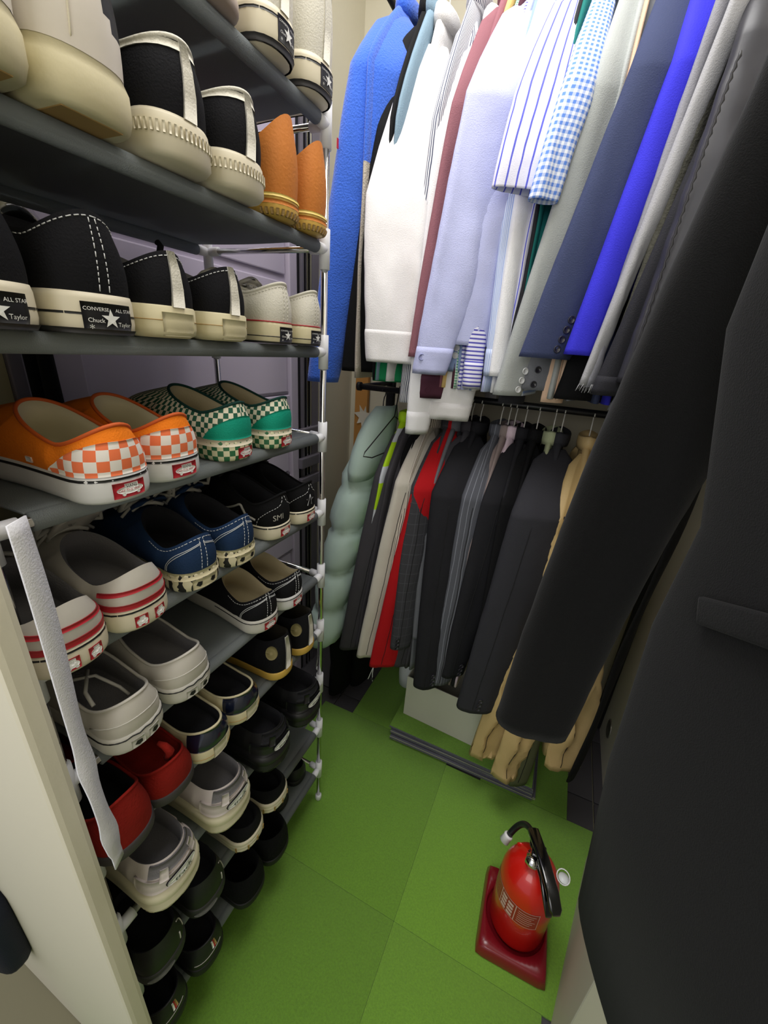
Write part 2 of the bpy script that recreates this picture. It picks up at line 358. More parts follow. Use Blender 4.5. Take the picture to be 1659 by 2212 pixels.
# ------------------------------------------------------------------ shoes
M = 88
class Shoe:
    def __init__(s, name, label, loc, yaw=0, L=.268, wh=.074, wf=.084, hs=.027, hc=.052, hm=.036, hf=.052, c1=.5,
                 sole='cream', upper=None, lining=None, trim=None, top_in=1.0, bands=None, tread=None, group=None, soft=0, tilt=0, roll=0):
        s.L, s.wh, s.wf, s.hs, s.hc, s.hm, s.hf, s.c1 = L, wh, wf, hs, hc, hm, hf, c1
        s.o = thing(name, label, 'shoe', loc, pi + yaw, group); s.o.rotation_euler = (roll, tilt, pi + yaw)
        # outline
        P = []
        N = 400
        for i in range(N):
            u = i / N; side = 1 if u < .5 else -1
            q = (u * 2) if u < .5 else (2 - u * 2)
            t = (1 - cos(q * pi)) / 2
            w = interp([(0, wh / 2), (.38, wh / 2 * .96), (.72, wf / 2), (1, wf / 2 * .96)], t)
            if t < .13: w *= max(0, 1 - (1 - t / .13) ** 2.3) ** (1 / 2.3)
            if t > .72: w *= max(0, 1 - ((t - .72) / .28) ** 2.2) ** (1 / 2.2)
            P.append(Vector((t * L, side * w, 0)))
        d = [0]
        for i in range(N): d.append(d[-1] + (P[(i + 1) % N] - P[i]).length)
        tot = d[-1]; s.tot = tot; Q = []; j = 0
        for k in range(M):
            a = tot * k / M
            while d[j + 1] < a: j += 1
            f = (a - d[j]) / max(1e-9, d[j + 1] - d[j]); Q.append(P[j].lerp(P[(j + 1) % N], f))
        s.Q = Q; s.arc = [tot * k / M if k <= M / 2 else tot * k / M - tot for k in range(M)]
        s.nrm = []
        for k in range(M):
            e = Q[(k + 1) % M] - Q[k - 1]; s.nrm.append(Vector((e.y, -e.x, 0)).normalized() * (1))
        if s.nrm[0].x > 0: s.nrm = [-n for n in s.nrm]
        s.top_in = top_in
        C = []
        for k in range(M):
            t = min(1, max(0, Q[k].x / L)); g = 1 - (1 - t) ** 2.15; x = L * (.016 + (c1 - .016) * g)
            ww = interp([(0, wh / 2), (.38, wh / 2 * .96), (.72, wf / 2), (1, wf / 2)], x / L) * top_in * .86
            y = ww * (1 if Q[k].y >= 0 else -1) * max(0, 1 - abs(2 * g - 1) ** 2.6) ** (1 / 2.0)
            if g < .34: z = lerp(hm, hc, (1 - g / .34) ** 1.6)
            else: z = lerp(hm, hf, ((g - .34) / .66) ** 1.4)
            C.append(Vector((x, y, hs + z)))
        s.C = C; s.bands = bands or [(0, -.0035), (.12, -.001), (.3, 0), (.85, 0), (1.0, -.0012)]
        s.build(sole, upper, lining, trim, tread)
    def up(s, k, v):
        t = s.Q[k].x / s.L; b = s.Q[k] - s.nrm[k] * .0022; c = s.C[k]
        a = lerp(v ** 1.5, v, min(1, t * 1.6)); z = lerp(v, .5 * (1 - (1 - v) ** 5) + .5 * v, max(0, min(1, (t - .35) * 2.2)))
        bulge = sin(pi * v) * .0035 * (1 - min(1, t * 3)) + sin(pi * v) * .004 * (1 if .2 < t < .6 else 0)
        return Vector((lerp(b.x, c.x, a), lerp(b.y, c.y, a), s.hs - .003 + (c.z - s.hs + .003) * z)) + s.nrm[k] * bulge
    def build(s, sole, upper, lining, trim, tread):
        rings = []
        for f, off in s.bands:
            rings.append([s.Q[k] + s.nrm[k] * off + Vector((0, 0, s.hs * f + (.006 * max(0, s.Q[k].x / s.L - .78) / .22 if f < .1 else 0) * 0)) for k in range(M)])
        rings.append([s.Q[k] - s.nrm[k] * .004 + Vector((0, 0, s.hs)) for k in range(M)])
        s.uvf = None
        smat = sole if isinstance(sole, (list, tuple)) else [sole]
        H = [f * s.hs for f, _ in s.bands] + [s.hs]
        arcs = s.arc
        def uvs(i, k):
            return (s.tot * k / M if k <= M / 2 else s.tot * k / M - s.tot * (k < M + 1) * 1, H[i])
        s.sole = loft('sole', rings, smat, s.o, uvs=lambda i, k: (s.tot * k / M, H[i]), mi=(lambda i, k: s.sole_mi(i, k)) if len(smat) > 1 else None)
        rn = 11
        rings = [[s.up(k, j / rn) for k in range(M)] for j in range(rn + 1)]
        um = upper if isinstance(upper, (list, tuple)) else [upper]
        s.fm = s.fm if hasattr(s, 'fm') else None
        s.upper = loft('upper', rings, um, s.o, cap0=False, cap1=False, uvs=lambda i, k: (s.tot * k / M if k <= M / 2 + 1 else s.tot * (k - M) / M + 5.04, s.up(k % M, i / rn).z))
        # lining bowl
        cc = Vector((s.L * s.c1 * .5, 0, 0)); rg = [list(s.C)]
        for ins, zz in ((.003, .004), (.0045, .012)):
            rg.append([Vector((lerp(p.x, cc.x, ins / .06), p.y * (1 - ins / .04), p.z - zz)) for p in s.C])
        for fr in (.35, .75, 1.0):
            rg.append([Vector((lerp(p.x, cc.x, .1) + (.03 * fr if p.x > cc.x else 0), p.y * .88, lerp(p.z - .012, s.hs + .003, fr))) for p in s.C])
        loft('lining', rg, lining or upper[0] if isinstance(upper, (list, tuple)) and not lining else lining or upper, s.o, cap0=False, cap1=True)
        if trim:
            b = MB(); pts = [p + Vector((0, 0, .0005)) for p in s.C]; b.tube(pts + [pts[0], pts[1]], .0021, 6, cap=False); b.build('collar_trim', trim, s.o)
    def recolor(s, fn, mats):
        me = s.upper.data
        for m in mats: me.materials.append(m)
        for p in me.polygons:
            k = p.index % M; j = p.index // M; a = s.arc[k]; z = s.up(k, (j + .5) / 11).z - s.hs
            r = fn(a, z, s.Q[k].x / s.L)
            if r: p.material_index = r
    def surf(s, a, z, off=0):
        ku = (a % s.tot) / s.tot * M; k = int(ku); f = ku - k; k %= M; k2 = (k + 1) % M
        def at(q):
            if z <= s.hs:
                fz = z / s.hs; o = 0
                for (f0, o0), (f1, o1) in zip(s.bands, s.bands[1:]):
                    if f0 <= fz <= f1: o = lerp(o0, o1, (fz - f0) / (f1 - f0))
                p = s.Q[q] + s.nrm[q] * o; p.z = z; return p
            H = s.C[q].z - s.hs + .003; v = min(1, max(0, (z - s.hs + .003) / H)); 
            t = s.Q[q].x / s.L
            if t > .35:
                lo, hi = 0, 1
                for _ in range(12):
                    m = (lo + hi) / 2
                    if s.up(q, m).z < z: lo = m
                    else: hi = m
                v = lo
            return s.up(q, v)
        n = s.nrm[k].lerp(s.nrm[k2], f).normalized()
        return at(k).lerp(at(k2), f) + n * off
    def grid(s, name, fn, nu, nv, m, off=.0008, parent=None):
        V = []; F = []
        for o in (off, -.002 if off > 0 else off - .001):
            for j in range(nv + 1):
                for i in range(nu + 1):
                    a, z = fn(i / nu, j / nv); V.append(s.surf(a, z, o))
        n1 = (nu + 1) * (nv + 1)
        for j in range(nv):
            for i in range(nu):
                q = j * (nu + 1) + i; F.append((q, q + 1, q + nu + 2, q + nu + 1)); 
        B = [i for i in range(nu + 1)] + [j * (nu + 1) + nu for j in range(1, nv + 1)] + [nv * (nu + 1) + i for i in range(nu - 1, -1, -1)] + [j * (nu + 1) for j in range(nv - 1, 0, -1)]
        F += [(B[i - 1], B[i], B[i] + n1, B[i - 1] + n1) for i in range(len(B))]
        return new(name, V, F, m, parent or s.o)
    def panel(s, name, A, top, m, off=.0009, bot=0.0):
        o = s.grid(name, lambda u, v: (lerp(-A, A, u), s.hs + lerp(bot, max(bot + .0005, top(lerp(-A, A, u))), v)), 48, 10, m, off)
        l = o.data.uv_layers.new(name='UVMap'); n1 = 49 * 11
        for f in o.data.polygons:
            for li in f.loop_indices:
                vi = o.data.loops[li].vertex_index % n1; u, v = (vi % 49) / 48, (vi // 49) / 10; a = lerp(-A, A, u)
                l.data[li].uv = (a, lerp(bot, max(bot + .0005, top(a)), v))
        return o
    def rect(s, name, a0, a1, z0, z1, m, off=.0008, slant=0, parent=None, nu=10):
        return s.grid(name, lambda u, v: (lerp(a0, a1, u) + slant * v, lerp(z0, z1, v)), nu, 3, m, off, parent)
    def ell(s, name, a, z, ra, rz, m, off=.001, rot=0, parent=None):
        def fn(u, v):
            th = 2 * pi * u; x, y = ra * v * cos(th), rz * v * sin(th); return (a + x * cos(rot) - y * sin(rot), z + x * sin(rot) + y * cos(rot))
        return s.grid(name, fn, 18, 3, m, off, parent)
    def text(s, txt, a, z, size, m, off=.0014, parent=None, name='lettering', rot=0):
        v, f = text_mesh(txt, size); V = []
        for p in v:
            x, y = p.x * cos(rot) - p.y * sin(rot), p.x * sin(rot) + p.y * cos(rot)
            V.append(s.surf(a - x, z + y, off))
        return new(name, V, f, m, parent or s.o, smooth=False)
    def poly(s, name, pts, m, off=.0012, parent=None):
        return new(name, [s.surf(a, z, off) for a, z in pts], [tuple(range(len(pts)))], m, parent or s.o, smooth=False)
    def line(s, name, pts, m, r=.0006, parent=None, off=.0004, dash=0):
        if len(pts) < 9 and not name.startswith('scratch'):
            pp = [pts[0]] + list(pts) + [pts[-1]]; o_ = []
            for q in range(1, len(pp) - 2):
                p0, p1, p2, p3 = pp[q - 1:q + 3]
                for u in (0, .2, .4, .6, .8):
                    o_.append(tuple(.5 * (2 * p1[c] + (p2[c] - p0[c]) * u + (2 * p0[c] - 5 * p1[c] + 4 * p2[c] - p3[c]) * u * u + (3 * p1[c] - p0[c] - 3 * p2[c] + p3[c]) * u ** 3) for c in (0, 1)))
            pts = o_ + [pts[-1]]
        b = MB(); P = [s.surf(a, z, off) for a, z in pts]
        if dash:
            Q2 = [P[0]]
            for p, q in zip(P, P[1:]):
                n = max(1, int((q - p).length / dash))
                Q2 += [p.lerp(q, (i + 1) / n) for i in range(n)]
            for i in range(0, len(Q2) - 1, 2): b.tube([Q2[i], Q2[i].lerp(Q2[i + 1], 1.3)], r, 4)
        else: b.tube(P, r, 5)
        return b.build(name, m, parent or s.o)
    def around(s, name, z0, z1, m, off=.0006, amax=None):
        A = amax or s.tot / 2
        return s.grid(name, lambda u, v: (lerp(-A, A, u), lerp(z0, z1, v)), 60 if not amax else 24, 1, m, off)
    def vampz(s, x):
        k = M // 2; lo, hi = 0, 1
        for _ in range(14):
            m = (lo + hi) / 2
            if s.up(k, m).x > x: lo = m
            else: hi = m
        return s.up(k, lo).z
    def laces(s, m, n=5, bow=True, tongue=None, tl=.035):
        c = s.c1 * s.L
        for i in range(n):
            x = c + .004 + i * .0135; z = s.vampz(x) + .003; w = .021 - .0009 * i
            b = MB(); b.tube([(x - .002, -w, z - .005), (x, -w * .5, z + .0005), (x + .003, 0, z + .002), (x + .005, w * .5, z + .0005), (x + .006, w, z - .005)], .0029, 6); b.build('lace', m, s.o)
        if tongue:
            zc = s.C[M // 2].z; rg = []
            for i in range(7):
                f = i / 6; x = c + .03 - (tl + .03) * f * .8; z = (s.vampz(c + .03) if f < .3 else zc) - .002 + tl * 1.0 * max(0, f - .25) ; w = .019 + .006 * f
                if i == 6: w *= .75
                rg.append([Vector((x, w * q, z - .006 * q * q)) for q in (-1, -.5, 0, .5, 1)] + [Vector((x + .005, w * q, z + .004 - .006 * q * q)) for q in (1, .5, 0, -.5, -1)])
            loft('tongue', rg, tongue, s.o)
        if bow:
            zc = s.C[M // 2].z + .012; x = c - .002
            for sg in (-1, 1):
                b = MB(); b.tube([(x, 0, zc), (x - .01, sg * .012, zc + .014), (x - .006, sg * .034, zc + .010), (x + .004, sg * .040, zc - .006), (x + .008, sg * .022, zc - .002), (x, 0, zc)], .0036, 6)
                b.tube([(x, 0, zc), (x + .012, sg * .018, zc - .006), (x + .016, sg * .034, zc - .022)], .0022, 6); b.build('bow_loop', m, s.o)

# palettes
c_cream = mat('cream_rubber_sole', '#d6cca8', rough=.55, bump=.1, scale=200, var=.08, vscale=25)
c_aged = mat('aged_ivory_rubber', '#dcd3bb', rough=.5, var=.07, vscale=20)
c_white = mat('white_rubber', '#d8d8d8', rough=.45, var=.05, vscale=20)
c_grub = mat('greyed_white_rubber', '#cbc8c0', rough=.5, var=.08, vscale=20)
c_tan = mat('tan_rubber', '#b08f58', rough=.55, var=.12, vscale=25)
c_blkr = mat('black_rubber', '#0e0e10', rough=.6)
c_darkout = mat('dark_outsole', '#2c2b2d', rough=.6)
c_bcanvas = cloth('black_canvas', '#131317', rough=.9)
c_navyc = cloth('navy_canvas', '#1e3557', rough=.85, var=.15)
c_suede_k = cloth('black_suede', '#101012', rough=.95)
c_ivorycan = cloth('ivory_canvas', '#d9d5c8', rough=.85)
c_creamleather = mat('cream_leather', '#e0d8cd', rough=.45, bump=.15, scale=60, var=.05)
c_beigelin = cloth('beige_lining', '#b6a98a', rough=.9)
c_greylin = cloth('grey_lining', '#6e6c6e', rough=.9)
c_darklin = cloth('dark_lining', '#222226', rough=.9)
c_orange = cloth('bright_orange_canvas', '#f5821c', rough=.8)
c_ochk = mat('orange_white_checker', '#efe9e2', rough=.8, pattern=('check', .022), col2='#f37a4b')
c_gchk = mat('green_cream_checker', '#e6e0c9', rough=.8, pattern=('check', .0145), col2='#1f5a44')
c_gsole = mat('green_cream_checker_sole', '#e0dcb8', rough=.55, pattern=('check', .0165), col2='#2c6b44')
c_teal = cloth('teal_green_canvas', '#169a80', rough=.8)
c_dgreen = cloth('dark_green_trim', '#163a34')
c_zebra = mat('zebra_print_sole', '#ddd4b4', rough=.5, pattern=('zebra', .016), col2='#191919')
c_tanned = mat('orange_tan_nubuck', '#c8782c', rough=.75, bump=.3, scale=250, var=.1)
c_gum = mat('yellow_gum_midsole', '#cfa94e', rough=.5)
c_red = mat('red_print', '#b3202e', rough=.5)
c_dred = cloth('dark_red_suede', '#8a1c14', rough=.95, bump=.5, scale=300, var=.25, vscale=30)
c_wprint = mat('white_print', '#eeeeea', rough=.5)
c_kprint = mat('black_print', '#121214', rough=.5)
c_stitch = mat('white_stitching', '#dadbdc', rough=.7)
c_gleather = mat('pale_grey_leather', '#c9c4bb', rough=.5, bump=.2, scale=50, var=.06)
c_chk_sole = mat('chunky_cream_midsole', '#d3cdaf', rough=.5, var=.07)
c_pinkgrey = mat('pinkish_white_panel', '#cdc3bf', rough=.5, bump=.2, scale=80)
c_patent = mat('black_glossy_leather', '#08080a', rough=.15, coat=.6)
c_kleather = mat('black_leather', '#101012', rough=.55, bump=.2, scale=60)
c_navyp = mat('navy_patent_panel', '#11172b', rough=.22, coat=.4)
c_lace = cloth('grey_lace', '#b5b2aa')
c_taupe = mat('taupe_leather', '#b3a498', rough=.5, var=.06)
c_fluff = cloth('black_fleece', '#08080a', rough=1, bump=1, scale=250)

def skate_label(s, a=0, z=None, w=.034, h=.0165, red=True):
    z = z if z is not None else s.hs * .46
    p = s.rect('heel_label', a + w / 2, a - w / 2, z - h / 2, z + h / 2, c_red if red else c_wprint, .0009)
    c_in, c_tx = (c_wprint, c_kprint) if red else (c_kprint, c_wprint)
    k = w / .034
    b_ = s.ell('skateboard_mark', a, z, .0142 * k, .0042, c_in, .0014, parent=p)
    s.rect('mark_top', a + .006 * k, a - .008 * k, z + .001, z + .0066, c_in, .0014, parent=p, nu=4)
    for q in (-.008, .0075): s.ell('mark_wheel', a + q * k, z - .0042, .0018, .0018, c_in, .0015, parent=p)
    if w > .02:
        s.text('VANS', a - .001, z + .0040, .0048 * k, c_tx, .0020, p); s.text('OFF THE WALL', a, z - .0002, .0037 * k, c_red if red else c_tx, .0020, p)
def star_label(s, a=0, z=None, w=.045, h=.025):
    z = z if z is not None else s.hs * .5
    p = s.rect('heel_label', a + w / 2, a - w / 2, z - h / 2, z + h / 2, c_kprint, .0010)
    s.text('CONVERSE', a + .0112 * w / .045, z + h * .27, .0041 * w / .045, c_wprint, .0017, p); s.text('ALL STAR', a - .0135 * w / .045, z + h * .27, .0041 * w / .045, c_wprint, .0017, p)
    r = h * .36; pts = [(a - (r if i % 2 == 0 else r * .4) * cos(pi / 2 + i * pi / 5), z - h * .04 + (r if i % 2 == 0 else r * .4) * sin(pi / 2 + i * pi / 5)) for i in range(10)]
    s.poly('star_mark', pts, c_wprint, .0018, p)
    s.text('Chuck', a + .0125 * w / .045, z - h * .12, .0050 * w / .045, c_wprint, .0017, p); s.text('Taylor', a - .0125 * w / .045, z - h * .22, .0050 * w / .045, c_wprint, .0017, p)
    s.text('*', a + .0165 * w / .045, z - h * .42, .009 * w / .045, c_wprint, .0017, p)
def stitch_heel(s, m=c_stitch, side=True, w=.0045, loop=True):
    for a in (-w, w):
        s.line('stitching', [(a * 1.0, s.hs + .002), (a, s.hs + s.hc * .5), (a, s.hs + s.hc * .96)], m, .0005, dash=.0022)
    if side:
        for d in (0, .003):
            for sg in (-1, 1):
                s.line('stitching', [(sg * (.060 - d), s.hs + .001), (sg * (.056 - d), s.hs + .012), (sg * (.042 - d), s.hs + .026 - d * .5), (sg * (.02), s.hs + .036 - d * .6), (sg * .003, s.hs + .041 - d * .6)], m, .00045)
    if loop:
        pts = [(s.arc[k], s.C[k].z - .0045) for k in list(range(-16, 17))]
        s.line('stitching', pts, m, .0005, dash=.0022)

RY = {}
def place(tier, Y, X=-.422): return (X, Y, ZS[tier] + .0102)
def side(i): return ('nearer', 'farther')[i]

# tier 1 (top)
for i, Y in enumerate((.555, .648)):
    s = Shoe('high_top_shoe', ('white canvas high-top with black star label on the top shelf, nearer of the two' , 'white canvas high-top with black star label at the far end of the top shelf')[i],
             place(0, Y, -.412), hs=.036, hc=.105, hm=.09, hf=.09, c1=.42, sole=c_aged, upper=c_ivorycan, lining=c_beigelin, trim=c_ivorycan, wh=.080, wf=.088, group='white high-tops on the top shelf')
    s.around('foxing_stripe', .026, .0285, c_kprint); s.around('outsole', .0, .0055, c_darkout, .0012)
    s.rect('heel_strip', .008, -.008, s.hs, s.hs + .1, c_ivorycan, .0015); star_label(s, -.004, .019, .034, .024)
s = Shoe('leather_shoe', 'taupe smooth leather shoe on the top shelf left of the high-tops', place(0, .462, -.418), hs=.012, hc=.062, hm=.05, hf=.06, c1=.45, sole=c_taupe, upper=c_taupe, lining=c_beigelin, wh=.080)
s.line('seam', [(.03, .014), (.03, .05), (.026, .07)], c_greylin, .0009); s.line('seam', [(-.02, .014), (-.018, .06)], c_greylin, .0009)
# tier 2
for i, (Y, X) in enumerate(((.206, -.392), (.290, -.398))):
    s = Shoe('platform_sneaker', ('cream platform sneaker cut off by the upper left corner, nearer of the pair', 'cream platform sneaker with black fabric collar, second from the left on the second shelf')[i],
             place(1, Y, X), hs=.040, hc=.085, hm=.075, hf=.08, c1=.45, sole=c_cream, upper=[c_creamleather], lining=c_darklin, wh=.086, wf=.09, bands=[(0, -.006), (.08, -.002), (.3, .001), (.7, .001), (1, -.004)], group='cream platform sneakers')
    s.recolor(lambda a, z, t: 1 if z > min(.075, max(.022, .050 + .9 * a)) else 0, [c_kleather])
    s.line('seam', [(.015, s.hs), (.015, s.hs + .03)], c_aged, .0008)
    MB().box(.012, .06, -.025, .025, -.0008, .0015).build('outsole_patch', c_tan, s.o, smooth=False)
for i, (Y, X) in enumerate(((.386, -.402), (.472, -.402))):
    s = Shoe('canvas_slip_on', ('black canvas shoe with white heel strip and thick cream ribbed sole, nearer on second shelf', 'black canvas shoe with white heel strip and ribbed sole, beside the tan boots')[i],
             place(1, Y, X), hs=.036, hc=.058, hm=.047, hf=.058, c1=.5, sole=c_aged, upper=[c_bcanvas], lining=c_darklin, trim=c_ivorycan, wh=.080, wf=.086, bands=[(0, -.004), (.15, .001), (.7, .001), (.9, 0), (1, -.002)], group='black and cream canvas shoes on the second shelf')
    s.rect('heel_strip', .0075, -.0075, s.hs - .001, s.hs + .058, c_ivorycan, .0018)
    for kk in range(22):
        a = .055 - kk * .005
        s.rect('sole_rib', a, a - .0022, .017, .026, c_aged, .0022, nu=1)
    s.grid('collar_band', lambda u, v: (lerp(-.07, .07, u), s.hs + lerp(.049, .0555, v) - (abs(u - .5) * 2) ** 1.6 * .006), 14, 1, c_ivorycan, .0012)
for i, (Y, X) in enumerate(((.565, -.412), (.640, -.412))):
    s = Shoe('work_boot', ('orange tan nubuck boot with yellow midsole, nearer of the pair on the second shelf', 'orange tan nubuck boot with yellow midsole at the far end of the second shelf')[i],
             place(1, Y, X), hs=.024, hc=.090, hm=.062, hf=.075, c1=.40, sole=c_gum, upper=c_tanned, lining=c_darklin, wh=.068, wf=.08, group='orange tan boots')
    s.around('welt_stripe', .012, .017, c_tanned); s.around('welt_line', .020, .024, mat('pale_yellow_welt', '#e2c76a', rough=.5), .0014)
    for kk in range(14):
        a = .05 - kk * .0075; s.rect('tread_lug', a, a - .004, .0, .007, c_tan, .0018, nu=1)
# tier 3
for i, Y in enumerate((.186, .272)):
    s = Shoe('canvas_sneaker', ('black canvas sneaker with black star heel label cut off by the left edge, third shelf', 'black canvas sneaker with black star heel label and white stitching, second on third shelf')[i],
             place(2, Y, -.405), hs=.034, hc=.064, hm=.045, hf=.066, c1=.48, sole=c_aged, upper=c_bcanvas, lining=c_darklin, wh=.080, wf=.086, group='black star label sneakers')
    s.around('foxing_stripe', .0155, .0175, c_kprint); s.around('outsole', .0, .0045, c_darkout, .0014)
    star_label(s, 0, .0145, .046, .024); stitch_heel(s, side=False)
for i, (Y, yw) in enumerate(((.352, 0), (.436, 0))):
    s = Shoe('canvas_slip_on', ('black canvas shoe with cream heel strip and plain sole, nearer one on third shelf', 'black canvas shoe with cream heel strip and plain cream sole, beside the ivory sneakers')[i],
             place(2, Y, -.408), hs=.032, hc=.052, hm=.034, hf=.060, c1=.5, sole=c_cream, upper=c_bcanvas, lining=c_greylin, wh=.078, wf=.084, bands=[(0, -.008), (.12, -.001), (.3, .0005), (.95, .0005), (1, -.001)], group='black and cream canvas shoes on the third shelf')
    s.rect('heel_strip', .0075, -.0075, s.hs - .001, s.hs + .0535, c_ivorycan, .0018)
    s.rect('heel_plate', .020, -.020, .002, s.hs * .80, c_cream, .0014); s.line('foxing_line', [(-.09 + .0075 * q, s.hs * .55) for q in range(25)], c_tan, .0005)
    stitch_heel(s, side=False)
    bt = MB(); k = M // 2; c = s.C[k]; bt.tube([(c.x - .004, 0, c.z - .004), (c.x - .012, 0, c.z + .006), (c.x - .016, 0, c.z + .016), (c.x - .011, 0, c.z + .020)], .004, 8); bt.build('tongue_tab', c_bcanvas, s.o)
for i, Y in enumerate((.548, .630)):
    s = Shoe('canvas_sneaker', ('ivory canvas sneaker with red sole line and small star label, nearer on third shelf', 'ivory canvas sneaker with red sole line, at the far end of the third shelf')[i],
             place(2, Y, -.415), hs=.030, hc=.052, hm=.036, hf=.058, c1=.5, sole=c_cream, upper=c_ivorycan, lining=c_ivorycan, trim=c_ivorycan, wh=.074, wf=.080, group='ivory sneakers on the third shelf')
    s.line('red_line', [(-.12 + .008 * q, s.hs) for q in range(31)], c_red, .0009); s.around('outsole', .0, .003, c_darkout, .0012)
    s.line('foxing_line', [(-.12 + .008 * q, .010) for q in range(31)], c_kprint, .0007)
    star_label(s, -.003, .0135, .032, .021); stitch_heel(s, c_ivorycan, side=False)
    for sg in (-1, 1):
        for q in range(3):
            b = MB(); b.lathe([(.0018, 0), (.0034, 0), (.0034, .001), (.0018, .001)], 10, (s.C[M // 2].x - .006 - .013 * q, sg * (.022 + .003 * q), s.C[M // 2].z + .001 - .003 * q)); b.build('eyelet', M_chrome, s.o)
    s.laces(c_ivorycan, 4, bow=False, tongue=c_ivorycan, tl=.018)
# tier 4
for i, (Y, X) in enumerate(((.258, -.398), (.338, -.410))):
    s = Shoe('slip_on_shoe', ('orange slip-on shoe with orange and white checkered heel, nearer one cut by the left edge', 'orange slip-on shoe with orange and white checkered heel, farther of the pair')[i],
             place(3, Y, X), hs=.029, hc=.049, hm=.027, hf=.058, c1=.50, L=.29 if i == 0 else .27, sole=c_white, upper=[c_orange], lining=mat('sand_canvas_lining', '#c9c0a2', rough=.9), trim=mat('orange_piping', '#c9581c', rough=.7), wh=.078, wf=.084, group='orange slip-ons')
    s.around('foxing_stripe', .0235, .0262, c_kprint); 
    s.panel('heel_panel', .088, lambda a: .034 - .033 * (max(0, abs(a) - .015) / .073) ** 1.7, c_ochk)
    skate_label(s, 0, .0125, .034, .0165)
    s.rect('side_tag', .125, .114, s.hs + .004, s.hs + .010, c_wprint, .0014)
for i, Y in enumerate((.448, .546)):
    s = Shoe('slip_on_shoe', ('green and cream checkered slip-on shoe with teal heel panel, nearer of the pair', 'green checkered slip-on shoe with teal heel panel, far end of the fourth shelf')[i],
             place(3, Y, -.418), hs=.031, hc=.050, hm=.034, hf=.062, c1=.48, sole=c_gsole, upper=[c_gchk], lining=c_beigelin, trim=c_dgreen, wh=.074, wf=.082, group='green checkered slip-ons')
    s.around('foxing_band', .0215, .031, c_aged, .0008)
    s.panel('heel_panel', .064, lambda a: .032 - .031 * (abs(a) / .064) ** 2.2, c_teal)
    skate_label(s, -.004, .0105, .030, .0155)
# tier 5
for i, (Y, X) in enumerate(((.182, -.402), (.262, -.406))):
    s = Shoe('slip_on_shoe', ('cream sneaker with red heel stripes and grey tongue behind the white strap, nearer one', 'cream sneaker with red heel stripes and turned up tongue, farther of the pair')[i],
             place(4, Y, X), hs=.030, hc=.050, hm=.027, hf=.060, c1=.48, sole=c_aged, upper=c_gleather, lining=c_greylin, wh=.078, wf=.084, group='cream sneakers with red stripes')
    s.around('foxing_stripe', .0255, .0275, c_kprint)
    s.rect('red_band', .065, -.065, s.hs + .001, s.hs + .0085, c_red, .0012, nu=24)
    s.grid('red_band', lambda u, v: (lerp(-.06, .06, u), s.hs + .022 + v * .005 - (abs(u - .5) * 2) ** 2 * .006), 24, 1, c_red, .0012)
    for sg in (-.012, .012):
        skate_label(s, sg, .012, .015, .015)
    s.laces(c_lace, 4, bow=True, tongue=c_gleather if i else c_greylin, tl=.050)
for i, (Y, yw) in enumerate(((.352, -.1), (.434, 0))):
    s = Shoe('lace_up_sneaker', ('navy canvas lace-up sneaker with zebra sole and grey bow, nearer of the pair', 'navy canvas lace-up sneaker with zebra sole beside the black skate shoes')[i],
             place(4, Y, -.412), yaw=yw, hs=.030, hc=.052, hm=.032, hf=.064, c1=.42, sole=c_zebra, upper=c_navyc, lining=c_darklin, wh=.074, wf=.082, group='navy sneakers with zebra soles')
    s.around('foxing_band', .019, .030, c_cream, .0008)
    s.rect('heel_plate', .020, -.020, .002, .018, c_cream, .0010)
    for sg in (-.01, .011): s.poly('skateboard_mark', [(sg + .005, .010), (sg + .002, .015), (sg - .004, .014), (sg - .003, .009), (sg, .0065)], c_kprint, .0016)
    stitch_heel(s, c_stitch); s.laces(c_lace, 5, True, c_navyc, .024)
for i, Y in enumerate((.540, .622)):
    s = Shoe('skate_shoe', ('black suede skate shoe with grey side wave and SMI scratched on the heel', 'black suede skate shoe with a star scratched on the heel, far end of fifth shelf')[i],
             place(4, Y, -.420), hs=.027, hc=.056, hm=.036, hf=.072, c1=.44, sole=c_aged, upper=c_suede_k, lining=c_darklin, trim=c_suede_k, wh=.074, wf=.082)
    s.around('foxing_stripe', .0225, .0245, c_kprint); skate_label(s, -.002, .011, .026, .014)
    for d in (0,):
        for sg in (-1, 1):
            s.line('stitching', [(sg * .058, s.hs), (sg * .052, s.hs + .014), (sg * .034, s.hs + .028), (sg * .012, s.hs + .038), (sg * .004, s.hs + .052)], c_stitch, .00045, dash=.002)
    s.line('side_wave', [(.060, s.hs + .010), (.075, s.hs + .014), (.092, s.hs + .026), (.104, s.hs + .032), (.118, s.hs + .026), (.135, s.hs + .020), (.15, s.hs + .022)], c_lace, .0022)
    if i == 0: s.text('SMI', .016, s.hs + .016, .015, c_lace, .001, rot=.1)
    else:
        P = [(.004 + .011 * sin(4 * pi * q / 5), s.hs + .020 + .012 * cos(4 * pi * q / 5)) for q in range(6)]; s.line('scratched_star', P, c_stitch, .00045)
    s.laces(c_kprint if i else c_darkout, 5, False, c_suede_k, .030)
